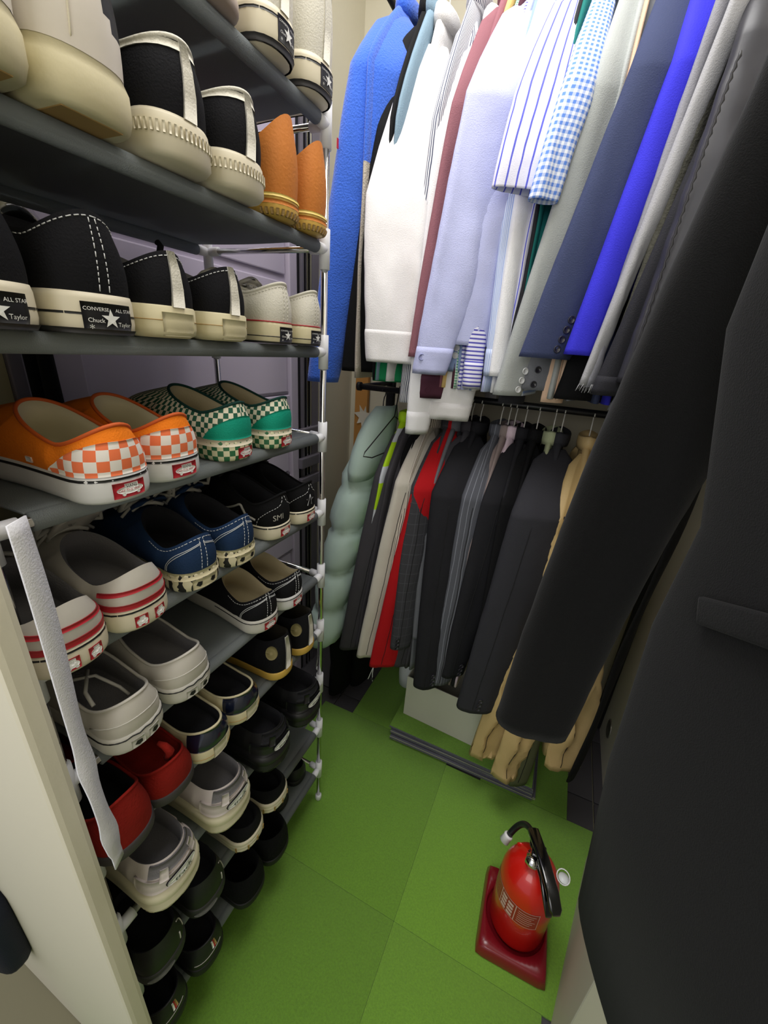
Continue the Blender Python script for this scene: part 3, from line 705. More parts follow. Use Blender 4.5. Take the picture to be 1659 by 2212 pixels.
# tier 6
for i, (Y, X) in enumerate(((.226, -.402), (.312, -.406))):
    s = Shoe('slip_on_shoe', ('pale grey leather slip-on shoe on the sixth shelf, nearer one behind the strap', 'pale grey leather slip-on shoe on the sixth shelf, farther of the pair')[i],
             place(5, Y, X), hs=.029, hc=.049, hm=.028, hf=.060, c1=.54, sole=c_grub, upper=c_gleather, lining=c_greylin, trim=c_gleather, wh=.080, wf=.086, group='pale grey slip-ons')
    s.line('foxing_line', [(-.12 + .008 * q, .0235 + (.002 if 12 < q < 18 and q % 2 else 0)) for q in range(31)], c_kprint, .0009)
    for sg in (-.011, .011):
        s.rect('heel_label', sg + .008, sg - .008, .005, .018, c_grub, .0012); s.poly('skateboard_mark', [(sg + .005, .011), (sg + .002, .0155), (sg - .004, .0145), (sg - .004, .010), (sg, .0075)], c_kprint, .0018)
    s.line('seam', [(-.07 + .01 * q, s.hs + .022 - .00005 * (q - 7) ** 2 * 6) for q in range(15)], c_grub, .0007)
    if i == 0:
        b = MB(); b.tube([(.10, .02, .072), (.085, .0, .070), (.06, -.012, .052), (.05, -.016, .04)], .0022, 6); b.tube([(.10, .0, .072), (.07, .022, .068), (.05, .026, .06)], .0024, 6); b.build('loose_lace', c_grub, s.o)
for i, (Y, yw) in enumerate(((.476, -.16), (.560, -.05))):
    s = Shoe('lace_up_sneaker', ('black canvas lace-up sneaker with white stitching and white sole, nearer on sixth shelf', 'black canvas lace-up sneaker with white stitching and white sole, farther on sixth shelf')[i],
             place(5, Y, -.410), yaw=yw, hs=.029, hc=.049, hm=.030, hf=.060, c1=.42, sole=c_grub if i == 0 else c_white, upper=c_bcanvas, lining=c_beigelin, wh=.074, wf=.082, group='black lace-up sneakers')
    s.line('foxing_line', [(-.13 + .0087 * q, .0235) for q in range(31)], c_kprint, .0008); skate_label(s, -.002, .012, .026, .0145)
    stitch_heel(s); s.laces(c_lace, 5, True, c_bcanvas, .020)
# tier 7
for i, (Y, X) in enumerate(((.186, -.400), (.262, -.408))):
    s = Shoe('suede_slipper', ('dark red suede shoe with crushed heel standing on its side behind the strap', 'dark red suede shoe with dark grey sole on the seventh shelf')[i],
             place(6, Y, X), hs=.020, hc=.085 if i == 0 else .055, hm=.05 if i == 0 else .032, hf=.055, c1=.5, sole=mat('dark_grey_sole', '#3c383a', rough=.6), upper=c_dred, lining=c_dred if i else c_darklin, trim=c_dred, wh=.080, wf=.082, group='red suede shoes')
    if i:
        b = MB(); b.tube([(.02, 0, .068), (.012, .0, .085), (.016, .004, .098), (.026, .006, .10)], [.006, .006, .005, .003], 8); b.build('pull_loop', c_dred, s.o)
for i, (Y, X) in enumerate(((.338, -.406), (.418, -.410))):
    s = Shoe('leather_sneaker', ('cream sneaker with glossy navy heel on the seventh shelf, nearer of the pair', 'cream sneaker with glossy navy heel on the seventh shelf, farther of the pair')[i],
             place(6, Y, X), hs=.028, hc=.036, hm=.024, hf=.044, c1=.56, sole=c_cream, upper=[c_cream], lining=c_darklin, trim=c_cream, wh=.078, wf=.082, group='cream and navy sneakers')
    s.panel('heel_panel', .055, lambda a: .0335 - .002 * (abs(a) / .055) ** 3, c_navyp); s.line('foxing_line', [(-.10 + .0067 * q, .012) for q in range(31)], c_tan, .0006)
    s.rect('heel_plate', .014, -.014, .001, .027, c_aged, .0014)
for i, Y in enumerate((.532, .614)):
    s = Shoe('high_top_shoe', ('black canvas high-top with cream heel strip and gum sole, nearer on seventh shelf', 'black canvas high-top with round cream ankle patch, far end of seventh shelf')[i],
             place(6, Y, -.415), hs=.020, hc=.085, hm=.072, hf=.075, c1=.42, sole=c_gum, upper=c_bcanvas, lining=mat('brown_dark_lining', '#2b261c', rough=.9), wh=.070, wf=.080, top_in=.95)
    s.rect('heel_strip', .0075, -.0075, s.hs, s.hs + .078, c_ivorycan, .002)
    s.ell('ankle_patch', .040, s.hs + .050, .013, .015, mat('ribbed_cream_patch', '#b9ad7c', rough=.7, pattern=('stripeU', .002, .4), col2='#8e8358'), .0016)
    s.laces(c_kprint, 5, False, c_bcanvas, .02)
# chunky sneakers
def chunky(name, label, loc, sole, upper, band, lining, txt, group, dark=False):
    s = Shoe(name, label, loc, hs=.046, hc=.060, hm=.048, hf=.058, c1=.46, L=.275, sole=sole, upper=upper, lining=lining, wh=.088, wf=.092, top_in=.92,
             bands=[(0, -.006), (.10, .001), (.30, .004), (.42, .0005), (.5, .001), (.75, .005), (.9, .003), (1, -.003)], group=group)
    s.grid('heel_band', lambda u, v: (lerp(-.075, .075, u), s.hs + lerp(.004, .030, v) - (abs(u - .5) * 2) ** 2 * .004), 24, 3, band, .0030)
    s.grid('collar_pad', lambda u, v: (lerp(-.05, .05, u), s.hs + lerp(.038, .056, v) - (abs(u - .5) * 2) ** 2 * .006), 16, 3, lining, .0026)
    for sg in (-1, 1):
        s.rect('side_strap', sg * .034, sg * .022, s.hs + .026, s.hs + .046, band, .0042, nu=3)
    e = s.ell('logo_oval', 0, s.hs + .0165, .026, .0105, c_kprint, .0048); s.ell('logo_field', 0, s.hs + .0165, .0246, .0093, c_wprint, .0056, parent=e)
    s.text('track', 0, s.hs + .0165, .0140, c_kprint, .0068, e)
    for a in (-.052, -.03, .0, .03, .052): s.rect('tread_lug', a + .006, a - .006, .0, .009, sole, .0008, nu=2)
    s.laces(c_lace if not dark else c_kprint, 5, not dark and False, upper, .02)
    return s
for i, Y in enumerate((.226, .346)):
    chunky('chunky_sneaker', ('chunky cream sneaker with oval track logo on the lowest left, below the red shoes', 'chunky cream sneaker with oval track logo in the middle of the eighth shelf')[i], place(7, Y, -.388), c_chk_sole, c_pinkgrey, c_pinkgrey, c_greylin, 1, 'chunky cream sneakers')
for i, Y in enumerate((.470, .588)):
    chunky('chunky_sneaker', ('chunky black sneaker with white oval track logo, nearer of the pair', 'chunky black sneaker with white oval track logo, far end of the eighth shelf')[i], place(7, Y, -.388), mat('black_midsole', '#1b1b1e', rough=.45), c_kleather, mat('black_band', '#1a1a1d', rough=.4), c_darklin, 1, 'chunky black sneakers', True)
# tier 9
for i, Y in enumerate((.192, .284)):
    s = Shoe('running_shoe', ('black running shoe with grey heel piping on the ninth shelf, nearer one', 'black running shoe with grey heel piping on the ninth shelf, farther one')[i], place(8, Y, -.400),
             hs=.028, hc=.062, hm=.045, hf=.055, c1=.46, sole=c_darkout, upper=c_kleather, lining=c_darklin, wh=.082, wf=.086, group='black running shoes')
    s.line('reflective_piping', [(-.02, s.hs + .012), (-.022, s.hs + .030)], c_grub, .0011)
    s.line('heel_piping', [(-.035, s.hs + .02), (-.038, s.hs + .04), (-.03, s.hs + .05)], c_lace, .0012); s.ell('heel_crescent', .02, .014, .022, .006, c_greylin, .001)
for i, Y in enumerate((.398, .482)):
    s = Shoe('slip_on_shoe', ('black slip-on shoe with notched cream sole on the ninth shelf, nearer one', 'black slip-on shoe with notched cream sole on the ninth shelf, farther one')[i], place(8, Y, -.404),
             hs=.030, hc=.030, hm=.024, hf=.036, c1=.56, sole=c_aged, upper=c_suede_k, lining=c_suede_k, wh=.078, wf=.082, group='black slip-ons with cream soles', bands=[(0, -.003), (.12, .001), (.3, .002), (.36, .0005), (.44, .002), (.62, .002), (.68, .0005), (.76, .002), (1, 0)])
    for a in (-.045, -.022, .0, .022, .045): s.rect('sole_notch', a + .0012, a - .0012, .0, .018, c_tan, .0024, nu=1)
# tier 10
for i, Y in enumerate((.176, .264)):
    s = Shoe('black_shoe', ('glossy black shoe with tricolour tag on the bottom shelf, nearer one', 'glossy black shoe with tricolour tag on the bottom shelf, farther one')[i], place(9, Y, -.402),
             hs=.024, hc=.058, hm=.040, hf=.05, c1=.48, sole=c_blkr, upper=c_kleather, lining=c_darklin, trim=c_kleather, wh=.080, wf=.084, group='black shoes with tricolour tags')
    for q, mm in enumerate((c_wprint, c_red, c_tan)): s.rect('tricolour_tag', .004 - .004 * q, .0 - .004 * q, s.hs + .030, s.hs + .048, mm, .0014, nu=1)
    s.line('foxing_line', [(.01 * q - .02, s.hs + .022 - .0002 * q * q) for q in range(7)], c_lace, .0007)
for i, Y in enumerate((.382, .470)):
    s = Shoe('fleece_slipper', ('fuzzy black slipper on the bottom shelf, nearer one', 'fuzzy black slipper on the bottom shelf, farther one')[i], place(9, Y, -.395),
             hs=.020, hc=.072, hm=.060, hf=.060, c1=.45, sole=c_blkr, upper=c_fluff, lining=c_fluff, wh=.084, wf=.086, group='fuzzy black slippers')
for i, Y in enumerate((.560, .640)):
    s = Shoe('black_shoe', ('plain black low shoe set back at the far end of the bottom shelf, nearer one', 'plain black low shoe at the far end of the bottom shelf beside the post')[i], place(9, Y, -.458),
             hs=.018, hc=.04, hm=.03, hf=.04, c1=.5, L=.24, sole=c_blkr, upper=c_kleather, lining=c_darklin, wh=.066, wf=.076, group='plain black low shoes')
# glossy black knob of an umbrella standing between rack and door
gb = thing('umbrella', 'black umbrella with glossy rounded knob standing behind the rack, upper left', 'umbrella', (-.757, .394, .0046))
MB().lathe([(.004, 0), (.006, .04), (.018, .10), (.022, .5), (.018, .95), (.012, 1.15), (.010, 1.33)], 20).build('furled_canopy', c_bcanvas, gb)
MB().lathe([(.010, 1.32), (.011, 1.352), (.020, 1.366), (.031, 1.380), (.0355, 1.40), (.034, 1.422), (.024, 1.440), (.008, 1.448), (0, 1.449)], 32).build('knob', c_patent, gb)

# white strap hanging at the rack's near corner
st = MB(); pts = []
for i in range(40):
    f = i / 39; z = lerp(1.155, .705, f); y = .1475 + .003 * sin(f * 7) * f; x = -.374 + .003 * sin(f * 9 + .6)
    tw = .35 * sin(f * 7) + (.9 * math.exp(-((f - .62) / .06) ** 2)) + (.8 * math.exp(-((f - .86) / .05) ** 2))
    w = .0105 * (1 - .2 * (f > .93)); e = Vector((cos(tw + .5) * .6, -sin(1.0 + tw * .3), 0)).normalized() * w; nn = Vector((-e.y, e.x, 0)).normalized() * .0008
    pts.append([Vector((x, y, z)) + e + nn, Vector((x, y, z)) - e + nn, Vector((x, y, z)) - e - nn, Vector((x, y, z)) + e - nn])
sto = loft('fabric_strap', pts, cloth('white_strap_fabric', '#dcdce2'), None)
tag(sto, 'white fabric strap hanging from the near corner of the shoe rack', 'strap')

# navy bag shape
NB = W(0, 2100, Y=.10)
rg = []
for i, (zz, r) in enumerate(((.0, .6), (.012, .85), (.03, .97), (.06, 1.0), (.16, 1.0), (.2, .95), (.215, .7))):
    rg.append([Vector((.075 * r * (abs(cos(a)) ** .6) * (1 if cos(a) > 0 else -1), .028 * r * (abs(sin(a)) ** .7) * (1 if sin(a) > 0 else -1), zz)) for a in [2 * pi * q / 24 for q in range(24)]])
loft('bag_body', rg, cloth('navy_nylon', '#1a1e2c', rough=.6), bag)
MB().tube([(-.04, 0, .21), (-.03, .006, .30), (.0, .01, .33), (.03, .006, .30), (.04, 0, .21)], .004, 8).build('bag_handle', cloth('navy_nylon', '#1a1e2c'), bag)
bag.location = tuple(W(40, 2062, Y=.095) + Vector((-.078, 0, -.07)))

# ------------------------------------------------------------------ garments
ROD_Y = 1.17
def sleeve(parent, name, Fx, Yf, z0, z1, w, t, phi, m, seed=0, wr=.004, fold=.003, top=True, seg=32, puff=0, mirror=False, slope=.10, cuff=None, flare=0, mi=None, rise=.5):
    """Fx(z): x of the front edge; Yf(z): y of the front edge; section long axis e=(cos phi, sin phi)"""
    e = Vector((cos(phi), sin(phi) * (-1 if mirror else 1), 0)); n = Vector((-e.y, e.x, 0)); rg = []; NR = 44
    zs = [lerp(z0, z1, i / NR) for i in range(NR + 1)]
    for i, z in enumerate(zs):
        f = i / NR; ww = (w(f) if callable(w) else w); tt = t * (1 + puff * abs(sin(f * pi * 5.0)) ** .5 - puff * .5) if puff else t
        c = Vector((Fx(z), Yf(z), z)) + e * ww / 2
        ring = []
        for k in range(seg):
            a = 2 * pi * k / seg; ca, sa = cos(a), sin(a)
            rr = 1 + fold / .05 * (sin(3 * a + seed + f * 1.5) * .5 + sin(5 * a + seed * 2.1) * .3) * (1 - .6 * f)
            p = c + e * (ww / 2 * (abs(ca) ** .85) * (1 if ca > 0 else -1)) * (1 if ca > 0 else 1) + n * (tt / 2 * (abs(sa) ** .9) * (1 if sa > 0 else -1)) * rr
            nz = noise.noise(Vector((p.x * 34 + seed * 7, p.y * 34, p.z * 6))) * wr * 1.5 + noise.noise(Vector((p.x * 40 + seed, p.y * 40, p.z * 30 + p.x * 60))) * wr * .6
            p += n * nz * (1 if sa >= 0 else -1) * (.3 + .7 * abs(sa)) + e * nz * .5
            ring.append(p)
        rg.append(ring)
    global _rings; _rings = list(rg), zs
    if top:   # shoulder rounding toward the neck
        c0 = sum(rg[-1], Vector()) / seg
        for q in (.25, .5, .75, .95):
            dy = max(.05, abs(ROD_Y - c0.y) - .05); sh = Vector((0, (-1 if mirror else 1) * dy * q, slope * rise * q ** .9))
            rg.append([(p - c0) * (1 - .35 * q) * (1 if q < .9 else .5) + c0 + sh for p in rg[NR]])
    # open cuff, inner lining a few cm up
    inner = []
    for ri, sc in ((0, .93), (2, .88), (4, .82)):
        c0 = sum(rg[ri], Vector()) / seg
        inner.insert(0, [(p - c0) * sc + c0 for p in rg[ri]])
    return loft(name, inner + rg, m, parent, cap0=True, cap1=True, mi=mi)
M_seam = mat('dark_seam_thread', '#151517', rough=.9)
def garment(name, label, cat, m, tp, bt, row, w=.12, t=.034, phi=57, cuff=None, buttons=None, bm=None, seed=0, zb=None, wr=.003, cuffm=None, collar=True, puff=0, body_m=None, yf=None, short=None, group=None, taper=.72, bt_in=None, shz=None, hang='white', fold=.003, srise=None, lowz=None):
    """tp, bt: points on the sleeve's front edge in the picture (upper, cuff), turned into places in the room"""
    Yc = yf if yf else .93; Ysh = Yc + .035; S_ = shz if shz else (1.74 if row == 'u' else .965); RISE = srise if srise else (.235 if row == 'u' else .145)
    B = W(bt[0], bt[1], Y=Yc); T = W(tp[0], tp[1], Y=Yc + .02)
    kx = (T.x - B.x) / (T.z - B.z) if abs(T.z - B.z) > .02 else 0
    kx = max(-.25, min(.25, kx))
    Fx = lambda z: B.x + kx * (z - B.z)
    Yf = lambda z: lerp(Yc, Ysh, max(0, min(1, (z - B.z) / (S_ - B.z))) ** 2)
    ph = R(phi); e = Vector((cos(ph), sin(ph), 0))
    g = thing(name, label, cat, (0, 0, 0), 0, group)
    ws = lambda f: w * lerp(taper, 1, min(1, f * 1.3))
    zc = B.z
    xs = Fx(S_) + e.x * w / 2
    sl = sleeve(g, 'sleeve', Fx, Yf, zc, S_, ws, t, ph, m, seed, wr, fold, puff=puff, slope=.12, rise=RISE / .135)
    cuff_src = _rings
    # far sleeve
    Fx2 = lambda z: xs - e.x * w * .35 + .0 * z
    Yf2 = lambda z: lerp(ROD_Y + .26, ROD_Y + .22, max(0, min(1, (z - B.z) / (S_ - B.z))))
    sleeve(g, 'sleeve', Fx2, Yf2, zc + .01, S_, lambda f: w * .8, t * .9, R(70), m, seed + 3, wr, fold, mirror=True, puff=puff, slope=.10, rise=RISE / .115)
    # body
    zb_ = zb if zb else (1.22 if row == 'u' else .36); rg = []; NR = 22; seg = 30; sh_top = S_ + RISE
    xb0 = xs
    for i in range(NR + 1):
        f = i / NR
        z = lerp(zb_, S_, f); hy = lerp(.205, .190, f); tt = min(t, .027) * lerp(1.1, .9, f)
        c = Vector((lerp(Fx(zb_) if row == 'l' else xb0, xb0, .5 + .5 * f) if row == 'l' else xb0, ROD_Y, z)); ring = []
        for k in range(seg):
            a = 2 * pi * k / seg; ca, sa = cos(a), sin(a)
            p = c + Vector((tt / 2 * (abs(sa) ** .8) * (1 if sa > 0 else -1), hy * (abs(ca) ** .8) * (1 if ca > 0 else -1), 0))
            p.x += .004 * sin(p.y * 34 + seed + 2 * f) * (1 - .4 * f) + noise.noise(Vector((p.y * 12, p.z * 9, seed))) * .004
            ring.append(p)
        rg.append(ring)
    for q in (.12, .3, .5, .7, .88, 1.0):
        hy = lerp(.190, .055, q ** 1.15); z = lerp(S_, sh_top, q ** .9)
        rg.append([Vector((xb0 + (p.x - xb0) * lerp(1, 1.1, q), ROD_Y + (p.y - ROD_Y) / .190 * hy, z)) for p in rg[NR]])
    if lowz:
        bd = loft('body', rg, [m, body_m], g, mi=lambda i, k: 1 if i <= NR and rg[i][0].z < lowz else 0)
    else: bd = loft('body', rg, body_m or m, g)
    if cat in ('blazer', 'coat', 'jacket') and row == 'l':
        RG, ZZ = cuff_src; b = MB(); nr = [(seam_r[0] * .5 + seam_r[1] * .5) for seam_r in [(r[int(len(r) * .70)], r[int(len(r) * .72)]) for r in RG]]
        b.tube([p - Vector((0, .0008, 0)) for p in nr[1:-2]], .0009, 5); b.build('sleeve_seam', M_seam, g)
    if collar:
        cr = []
        for q, (dz, s_) in enumerate(((0, 1.0), (.014, 1.06), (.030, 1.0), (.034, .9), (.02, .82))):
            cr.append([Vector((xb0 + .024 * s_ * sin(a) * (1 + .2 * q / 4), ROD_Y + .062 * s_ * cos(a), sh_top - .012 + dz - .012 * (cos(a) * .0 + abs(sin(a))) * .5)) for a in [2 * pi * k / 20 for k in range(20)]])
        loft('collar', cr, m, g)
    if cuff:
        cr = []; RG, ZZ = cuff_src
        sel = [r for r, z in zip(RG, ZZ) if z <= ZZ[0] + cuff]
        for q, r in enumerate(sel):
            c0 = sum(r, Vector()) / len(r); gr = .0014 if 0 < q < len(sel) - 1 else .0005
            cr.append([p + (p - c0).normalized() * gr for p in r])
        cr = [[p + Vector((0, 0, -.001)) + (c0 - p).normalized() * .003 for p in cr[0]]] + cr + [[p + (c0 - p).normalized() * .003 for p in cr[-1]]]
        loft('cuff', cr, cuffm or m, g)
    if buttons:
        nb, dzb, z0b, off = buttons; nR = Vector((-e.y, e.x, 0))
        for q in range(nb):
            z = zc + z0b + q * dzb; f = (z - zc) / (S_ - zc); ww = ws(f)
            nR = Vector((e.y, -e.x, 0)); c = Vector((Fx(z), Yf(z), z)) + e * (ww * off) + nR * (t / 2 * (1 - (2 * off - 1) ** 2) ** .45 + .0010)
            mm = nR.to_track_quat('Z', 'Y').to_matrix()
            MB().lathe([(.0, .0), (.0062, 0), (.0072, .0012), (.0070, .0028), (.0054, .0026), (.0050, .0014), (0, .0012)], 16, c, mat3=mm).build('button', bm or M_btn, g)
    hook(xb0, sh_top, 2.06 if row == 'u' else 1.165, label, hang, RISE)
    return g
M_btn = mat('dark_horn_button', '#2a2930', rough=.3)
M_btn_l = mat('pearl_button', '#d6d8d8', rough=.25)
M_btn_b = mat('brown_button', '#5a3a2c', rough=.3)
M_hw = mat('white_coated_wire', '#e4e2d8', rough=.4); M_hk = mat('black_coated_wire', '#101010', rough=.4)
_hk = {}
def hook(x, z, zr, label, color, rise=.145):
    key = (round(z, 3), round(zr, 3), color, rise)
    if key not in _hk:
        h = bpy.data.objects.new('clothes_hanger', None); COL.objects.link(h)
        H = zr - z
        b = MB(); r = .014
        P = [(0, 0, -.03), (0, 0, H - .022)] + [(0, r * sin(a) + r * .0, H - .0 + .004 - r * cos(a)) for a in [R(20 + 230 * q / 9) for q in range(10)]]
        b.tube(P, .0016, 6); b.build('hook', M_hw if color == 'white' else M_hk, h)
        MB().tube([(0, -.155, -rise - .01), (0, -.05, -.055), (0, 0, -.03), (0, .05, -.055), (0, .155, -rise - .01)], .004, 8).build('hanger_arms', M_hw if color == 'white' else M_hk, h)
        _hk[key] = h
    else: h = copy_tree(_hk[key])
    h.location = (x, ROD_Y, z); tag(h, ('%s wire hanger holding the %s' % (color, label.split(',')[0])), 'hanger', 'hangers')
    w = h['label'].split()
    if len(w) > 16: h['label'] = ' '.join(w[:16])

# rods
for nm, z, lb in (('clothes_rail', 2.075, 'upper black clothes rail spanning the closet'), ('clothes_rail', 1.180, 'lower black clothes rail spanning the closet')):
    r = thing(nm, lb, 'rail', (0, ROD_Y, z)); MB().tube([(-.61, 0, 0), (.36, 0, 0)], .009, 16).build('tube', mat('black_rail', '#18181a', rough=.4), r)
    for x in (-.605, .355): MB().tube([(x, 0, 0), (x, .235, 0)], .008, 12).build('bracket', mat('black_rail', '#18181a', rough=.4), r)
    for x in (-.61, .36): MB().tube([(x - .006, 0, 0), (x + .006, 0, 0)], .013, 16).build('end_cap', M_blk, r)
fr_ = thing('clothes_rack_frame', 'black upright posts of the clothes rack near the back wall', 'clothes rack', (0, 1.41, .0))
for x in (-.605, .355): MB().box(x - .014, x + .014, -.012, .012, .005, 2.12, bev=.003).build('post', M_blk, fr_, smooth=False)

def C(n, c, **k): return cloth(n, c, **k)
m_royal = C('royal_blue_fleece', '#2f62cf', bump=.9, scale=260, sheen=.3, rough=.95)
m_creamf = C('cream_fleece', '#bdb4a6', bump=.9, scale=260)
m_blk = C('black_wool', '#0e0e10', sheen=.0); m_blk2 = C('soft_black_twill', '#202024')
m_wht = C('white_cotton', '#e4e2e2', rough=.75); m_wht2 = C('bright_white_cotton', '#ececef', rough=.75)
m_den = C('washed_denim', '#7d95a6'); m_mauve = C('mauve_cotton', '#8f5f68'); m_burg = C('burgundy_cotton', '#4d2a38')
m_lblue = C('pale_blue_cotton', '#bfc4ec', rough=.75); m_lgrey = C('light_grey_wool', '#a9adab'); m_navy = C('slate_navy_wool', '#3d4565'); 
m_rblue = C('vivid_royal_blue_wool', '#3a37d2'); m_mgrey = C('mid_grey_wool', '#6e7076'); m_dgrey = C('charcoal_wool', '#2b2b30'); m_peach = C('peach_cotton', '#d5b59b')
m_str = mat('white_blue_striped_cotton', '#dfdff0', rough=.8, pattern=('stripeU', .019, .17), col2='#5a5fd0', bump=.2, scale=500)
m_nstr = mat('navy_white_striped_cotton', '#e4e4e8', rough=.8, pattern=('stripeU', .0052, .42), col2='#273052')
m_fstr = mat('fine_blue_striped_cotton', '#d3dcf2', rough=.8, pattern=('stripeU', .004, .35), col2='#8fa6dd')
m_ging = mat('blue_gingham_cotton', '#e9eef7', rough=.8, pattern=('gingham', .011), col2='#5b87dc')
m_gging = mat('green_gingham_cotton', '#e4ece2', rough=.8, pattern=('gingham', .006), col2='#2d9363')
m_pstr = mat('purple_cross_striped_cotton', '#e6e6f4', rough=.8, pattern=('stripeV', .0085, .4), col2='#5450b0')
m_green = C('kelly_green_cotton', '#1d8a57'); m_cham = C('chambray', '#8b9fc6'); m_tealc = C('teal_cotton', '#1d6f6a'); m_tan_p = C('tan_cotton', '#d8b878')
m_tweed = mat('olive_tweed', '#54534a', rough=.95, bump=.8, scale=300, var=.5, vscale=90); m_nyl = mat('black_grey_nylon', '#303036', rough=.45, bump=.25, scale=30, var=.05)
m_frayd = C('frayed_white_denim', '#a9a9ac'); m_knit = C('silver_knit', '#94949c')

# upper row, left to right
g = garment('fleece_jacket', 'royal blue fleece jacket with cream lower body, leftmost on the upper rail', 'jacket', m_royal, (742, 180), (664, 822), 'u', lowz=1.66, shz=1.84, srise=.15, w=.125, t=.05, phi=38, body_m=m_creamf, seed=1, hang='white', yf=.95, taper=.66)
MB().box(-.0, .0015, -.0, .006, 0, .018).build('red_tag', c_red, g, smooth=False).location = W(727, 320, Y=.955)
garment('black_jacket', 'plain black jacket between the blue fleece and the white shirt', 'jacket', m_blk, (800, 300), (738, 800), 'u', w=.14, t=.045, phi=45, seed=2, yf=.97, taper=.9)
garment('denim_shirt', 'washed blue denim shirt behind the white dress shirt', 'shirt', m_den, (862, 200), (842, 700), 'u', w=.08, t=.028, phi=60, seed=3, yf=1.02, taper=.8)
garment('green_shirt', 'kelly green shirt whose cuff shows under the white dress shirt', 'shirt', m_green, (815, 600), (806, 822), 'u', shz=1.6, w=.08, t=.026, phi=30, seed=4, yf=.975, cuff=.05, taper=.95)
garment('dress_shirt', 'white dress shirt with broad cuff, large and bright in front of the black jacket', 'shirt', m_wht, (785, 420), (792, 780), 'u', shz=1.60, srise=.36, w=.155, t=.045, phi=33, seed=5, wr=.005, yf=.905, cuff=.075, taper=.80, fold=.006)
garment('dress_shirt', 'second white shirt just right of the broad cuffed white shirt', 'shirt', m_wht2, (935, 300), (876, 936), 'u', shz=1.70, w=.12, t=.028, phi=45, seed=6, wr=.004, cuff=.06, yf=.94, taper=.48)
garment('dress_shirt', 'white shirt with crumpled double cuff below the burgundy cuff', 'shirt', m_wht, (960, 700), (915, 900), 'u', w=.115, t=.04, phi=12, seed=63, yf=.985, cuff=.045, taper=.95, wr=.008, fold=.01)
garment('striped_shirt', 'navy and white striped shirt peeking between white and mauve shirts', 'shirt', m_nstr, (905, 500), (862, 868), 'u', w=.07, t=.024, phi=40, seed=7, yf=.975)
garment('mauve_shirt', 'mauve cotton shirt between the white and pale blue shirts', 'shirt', m_mauve, (962, 280), (882, 770), 'u', w=.115, t=.028, phi=50, seed=8, yf=.925)
garment('burgundy_shirt', 'burgundy shirt whose buttoned cuff hangs below the pale blue shirt', 'shirt', m_burg, (965, 500), (900, 858), 'u', w=.11, t=.024, phi=35, seed=9, yf=.95, cuff=.06, taper=.9, buttons=(1, .02, .02, .2), bm=m_burg)
garment('tan_shirt', 'tan printed shirt, a sliver beside the mauve one', 'shirt', m_tan_p, (1030, 150), (985, 700), 'u', w=.06, t=.022, phi=55, seed=10, yf=.98)
garment('dress_shirt', 'pale blue dress shirt with open cuff left of the bold striped shirt', 'shirt', m_lblue, (975, 350), (892, 806), 'u', w=.14, t=.034, phi=36, seed=11, wr=.005, cuff=.065, yf=.895, taper=.52, fold=.005, buttons=(2, .0, .035, .12), bm=m_lblue)
garment('dress_shirt', 'second pale blue shirt with wide sleeve behind the open cuffed one', 'shirt', m_lblue, (1040, 350), (955, 742), 'u', w=.125, t=.032, phi=30, seed=12, wr=.004, yf=.935, taper=.85)
garment('chambray_shirt', 'blue chambray shirt cuff with white buttons under the pale blue shirt', 'shirt', m_cham, (1010, 500), (948, 800), 'u', w=.085, t=.024, phi=25, seed=13, yf=.965, cuff=.05, buttons=(2, .016, .035, .35), bm=M_btn_l, taper=.95)
garment('gingham_shirt', 'green and white gingham shirt cuff beneath the chambray cuff', 'shirt', m_gging, (1000, 500), (947, 842), 'u', w=.06, t=.022, phi=25, seed=14, yf=.985, cuff=.05, taper=.95)
garment('striped_shirt', 'shirt with purple cross-striped cuff right of the gingham cuff', 'shirt', m_pstr, (1030, 500), (1000, 838), 'u', w=.055, t=.022, phi=35, seed=15, yf=.95, cuff=.06)
garment('striped_shirt', 'white short sleeved shirt with bold blue stripes', 'shirt', m_str, (1110, 200), (1062, 405), 'u', w=.13, t=.034, phi=32, seed=16, yf=.90, taper=1.0)
garment('striped_shirt', 'long sleeved fine blue striped shirt below the bold striped one', 'shirt', m_fstr, (1085, 500), (1046, 812), 'u', w=.075, t=.026, phi=48, seed=17, yf=.95, cuff=.06)
garment('dress_shirt', 'narrow white shirt right of the fine striped shirt', 'shirt', m_wht2, (1105, 500), (1058, 812), 'u', w=.06, t=.022, phi=58, seed=18, yf=.945)
garment('dark_blazer', 'dark grey blazer left of the light grey one', 'blazer', m_dgrey, (1140, 420), (1078, 870), 'u', w=.10, t=.032, phi=52, seed=19, yf=.97)
garment('teal_shirt', 'teal shirt, a sliver at the top beside the bold striped shirt', 'shirt', m_tealc, (1200, 150), (1150, 600), 'u', w=.07, t=.022, phi=55, seed=20, yf=.99)
garment('gingham_shirt', 'short sleeved blue and white gingham shirt', 'shirt', m_ging, (1195, 250), (1142, 430), 'u', w=.062, t=.030, phi=38, seed=21, yf=.905, taper=.9)
garment('grey_blazer', 'light grey blazer with three pearl cuff buttons', 'blazer', m_lgrey, (1240, 300), (1066, 852), 'u', w=.12, t=.036, phi=45, seed=22, yf=.93, taper=.6, buttons=(3, .019, .014, .60), bm=M_btn_l)
garment('grey_blazer', 'mid grey blazer whose cuff shows under the slate navy one', 'blazer', m_mgrey, (1225, 500), (1122, 840), 'u', w=.12, t=.028, phi=32, seed=23, yf=.96, taper=.9, buttons=(2, .03, .012, .2))
garment('peach_shirt', 'peach shirt between the light grey and slate navy blazers', 'shirt', m_peach, (1300, 250), (1168, 868), 'u', w=.075, t=.022, phi=40, seed=24, yf=.975)
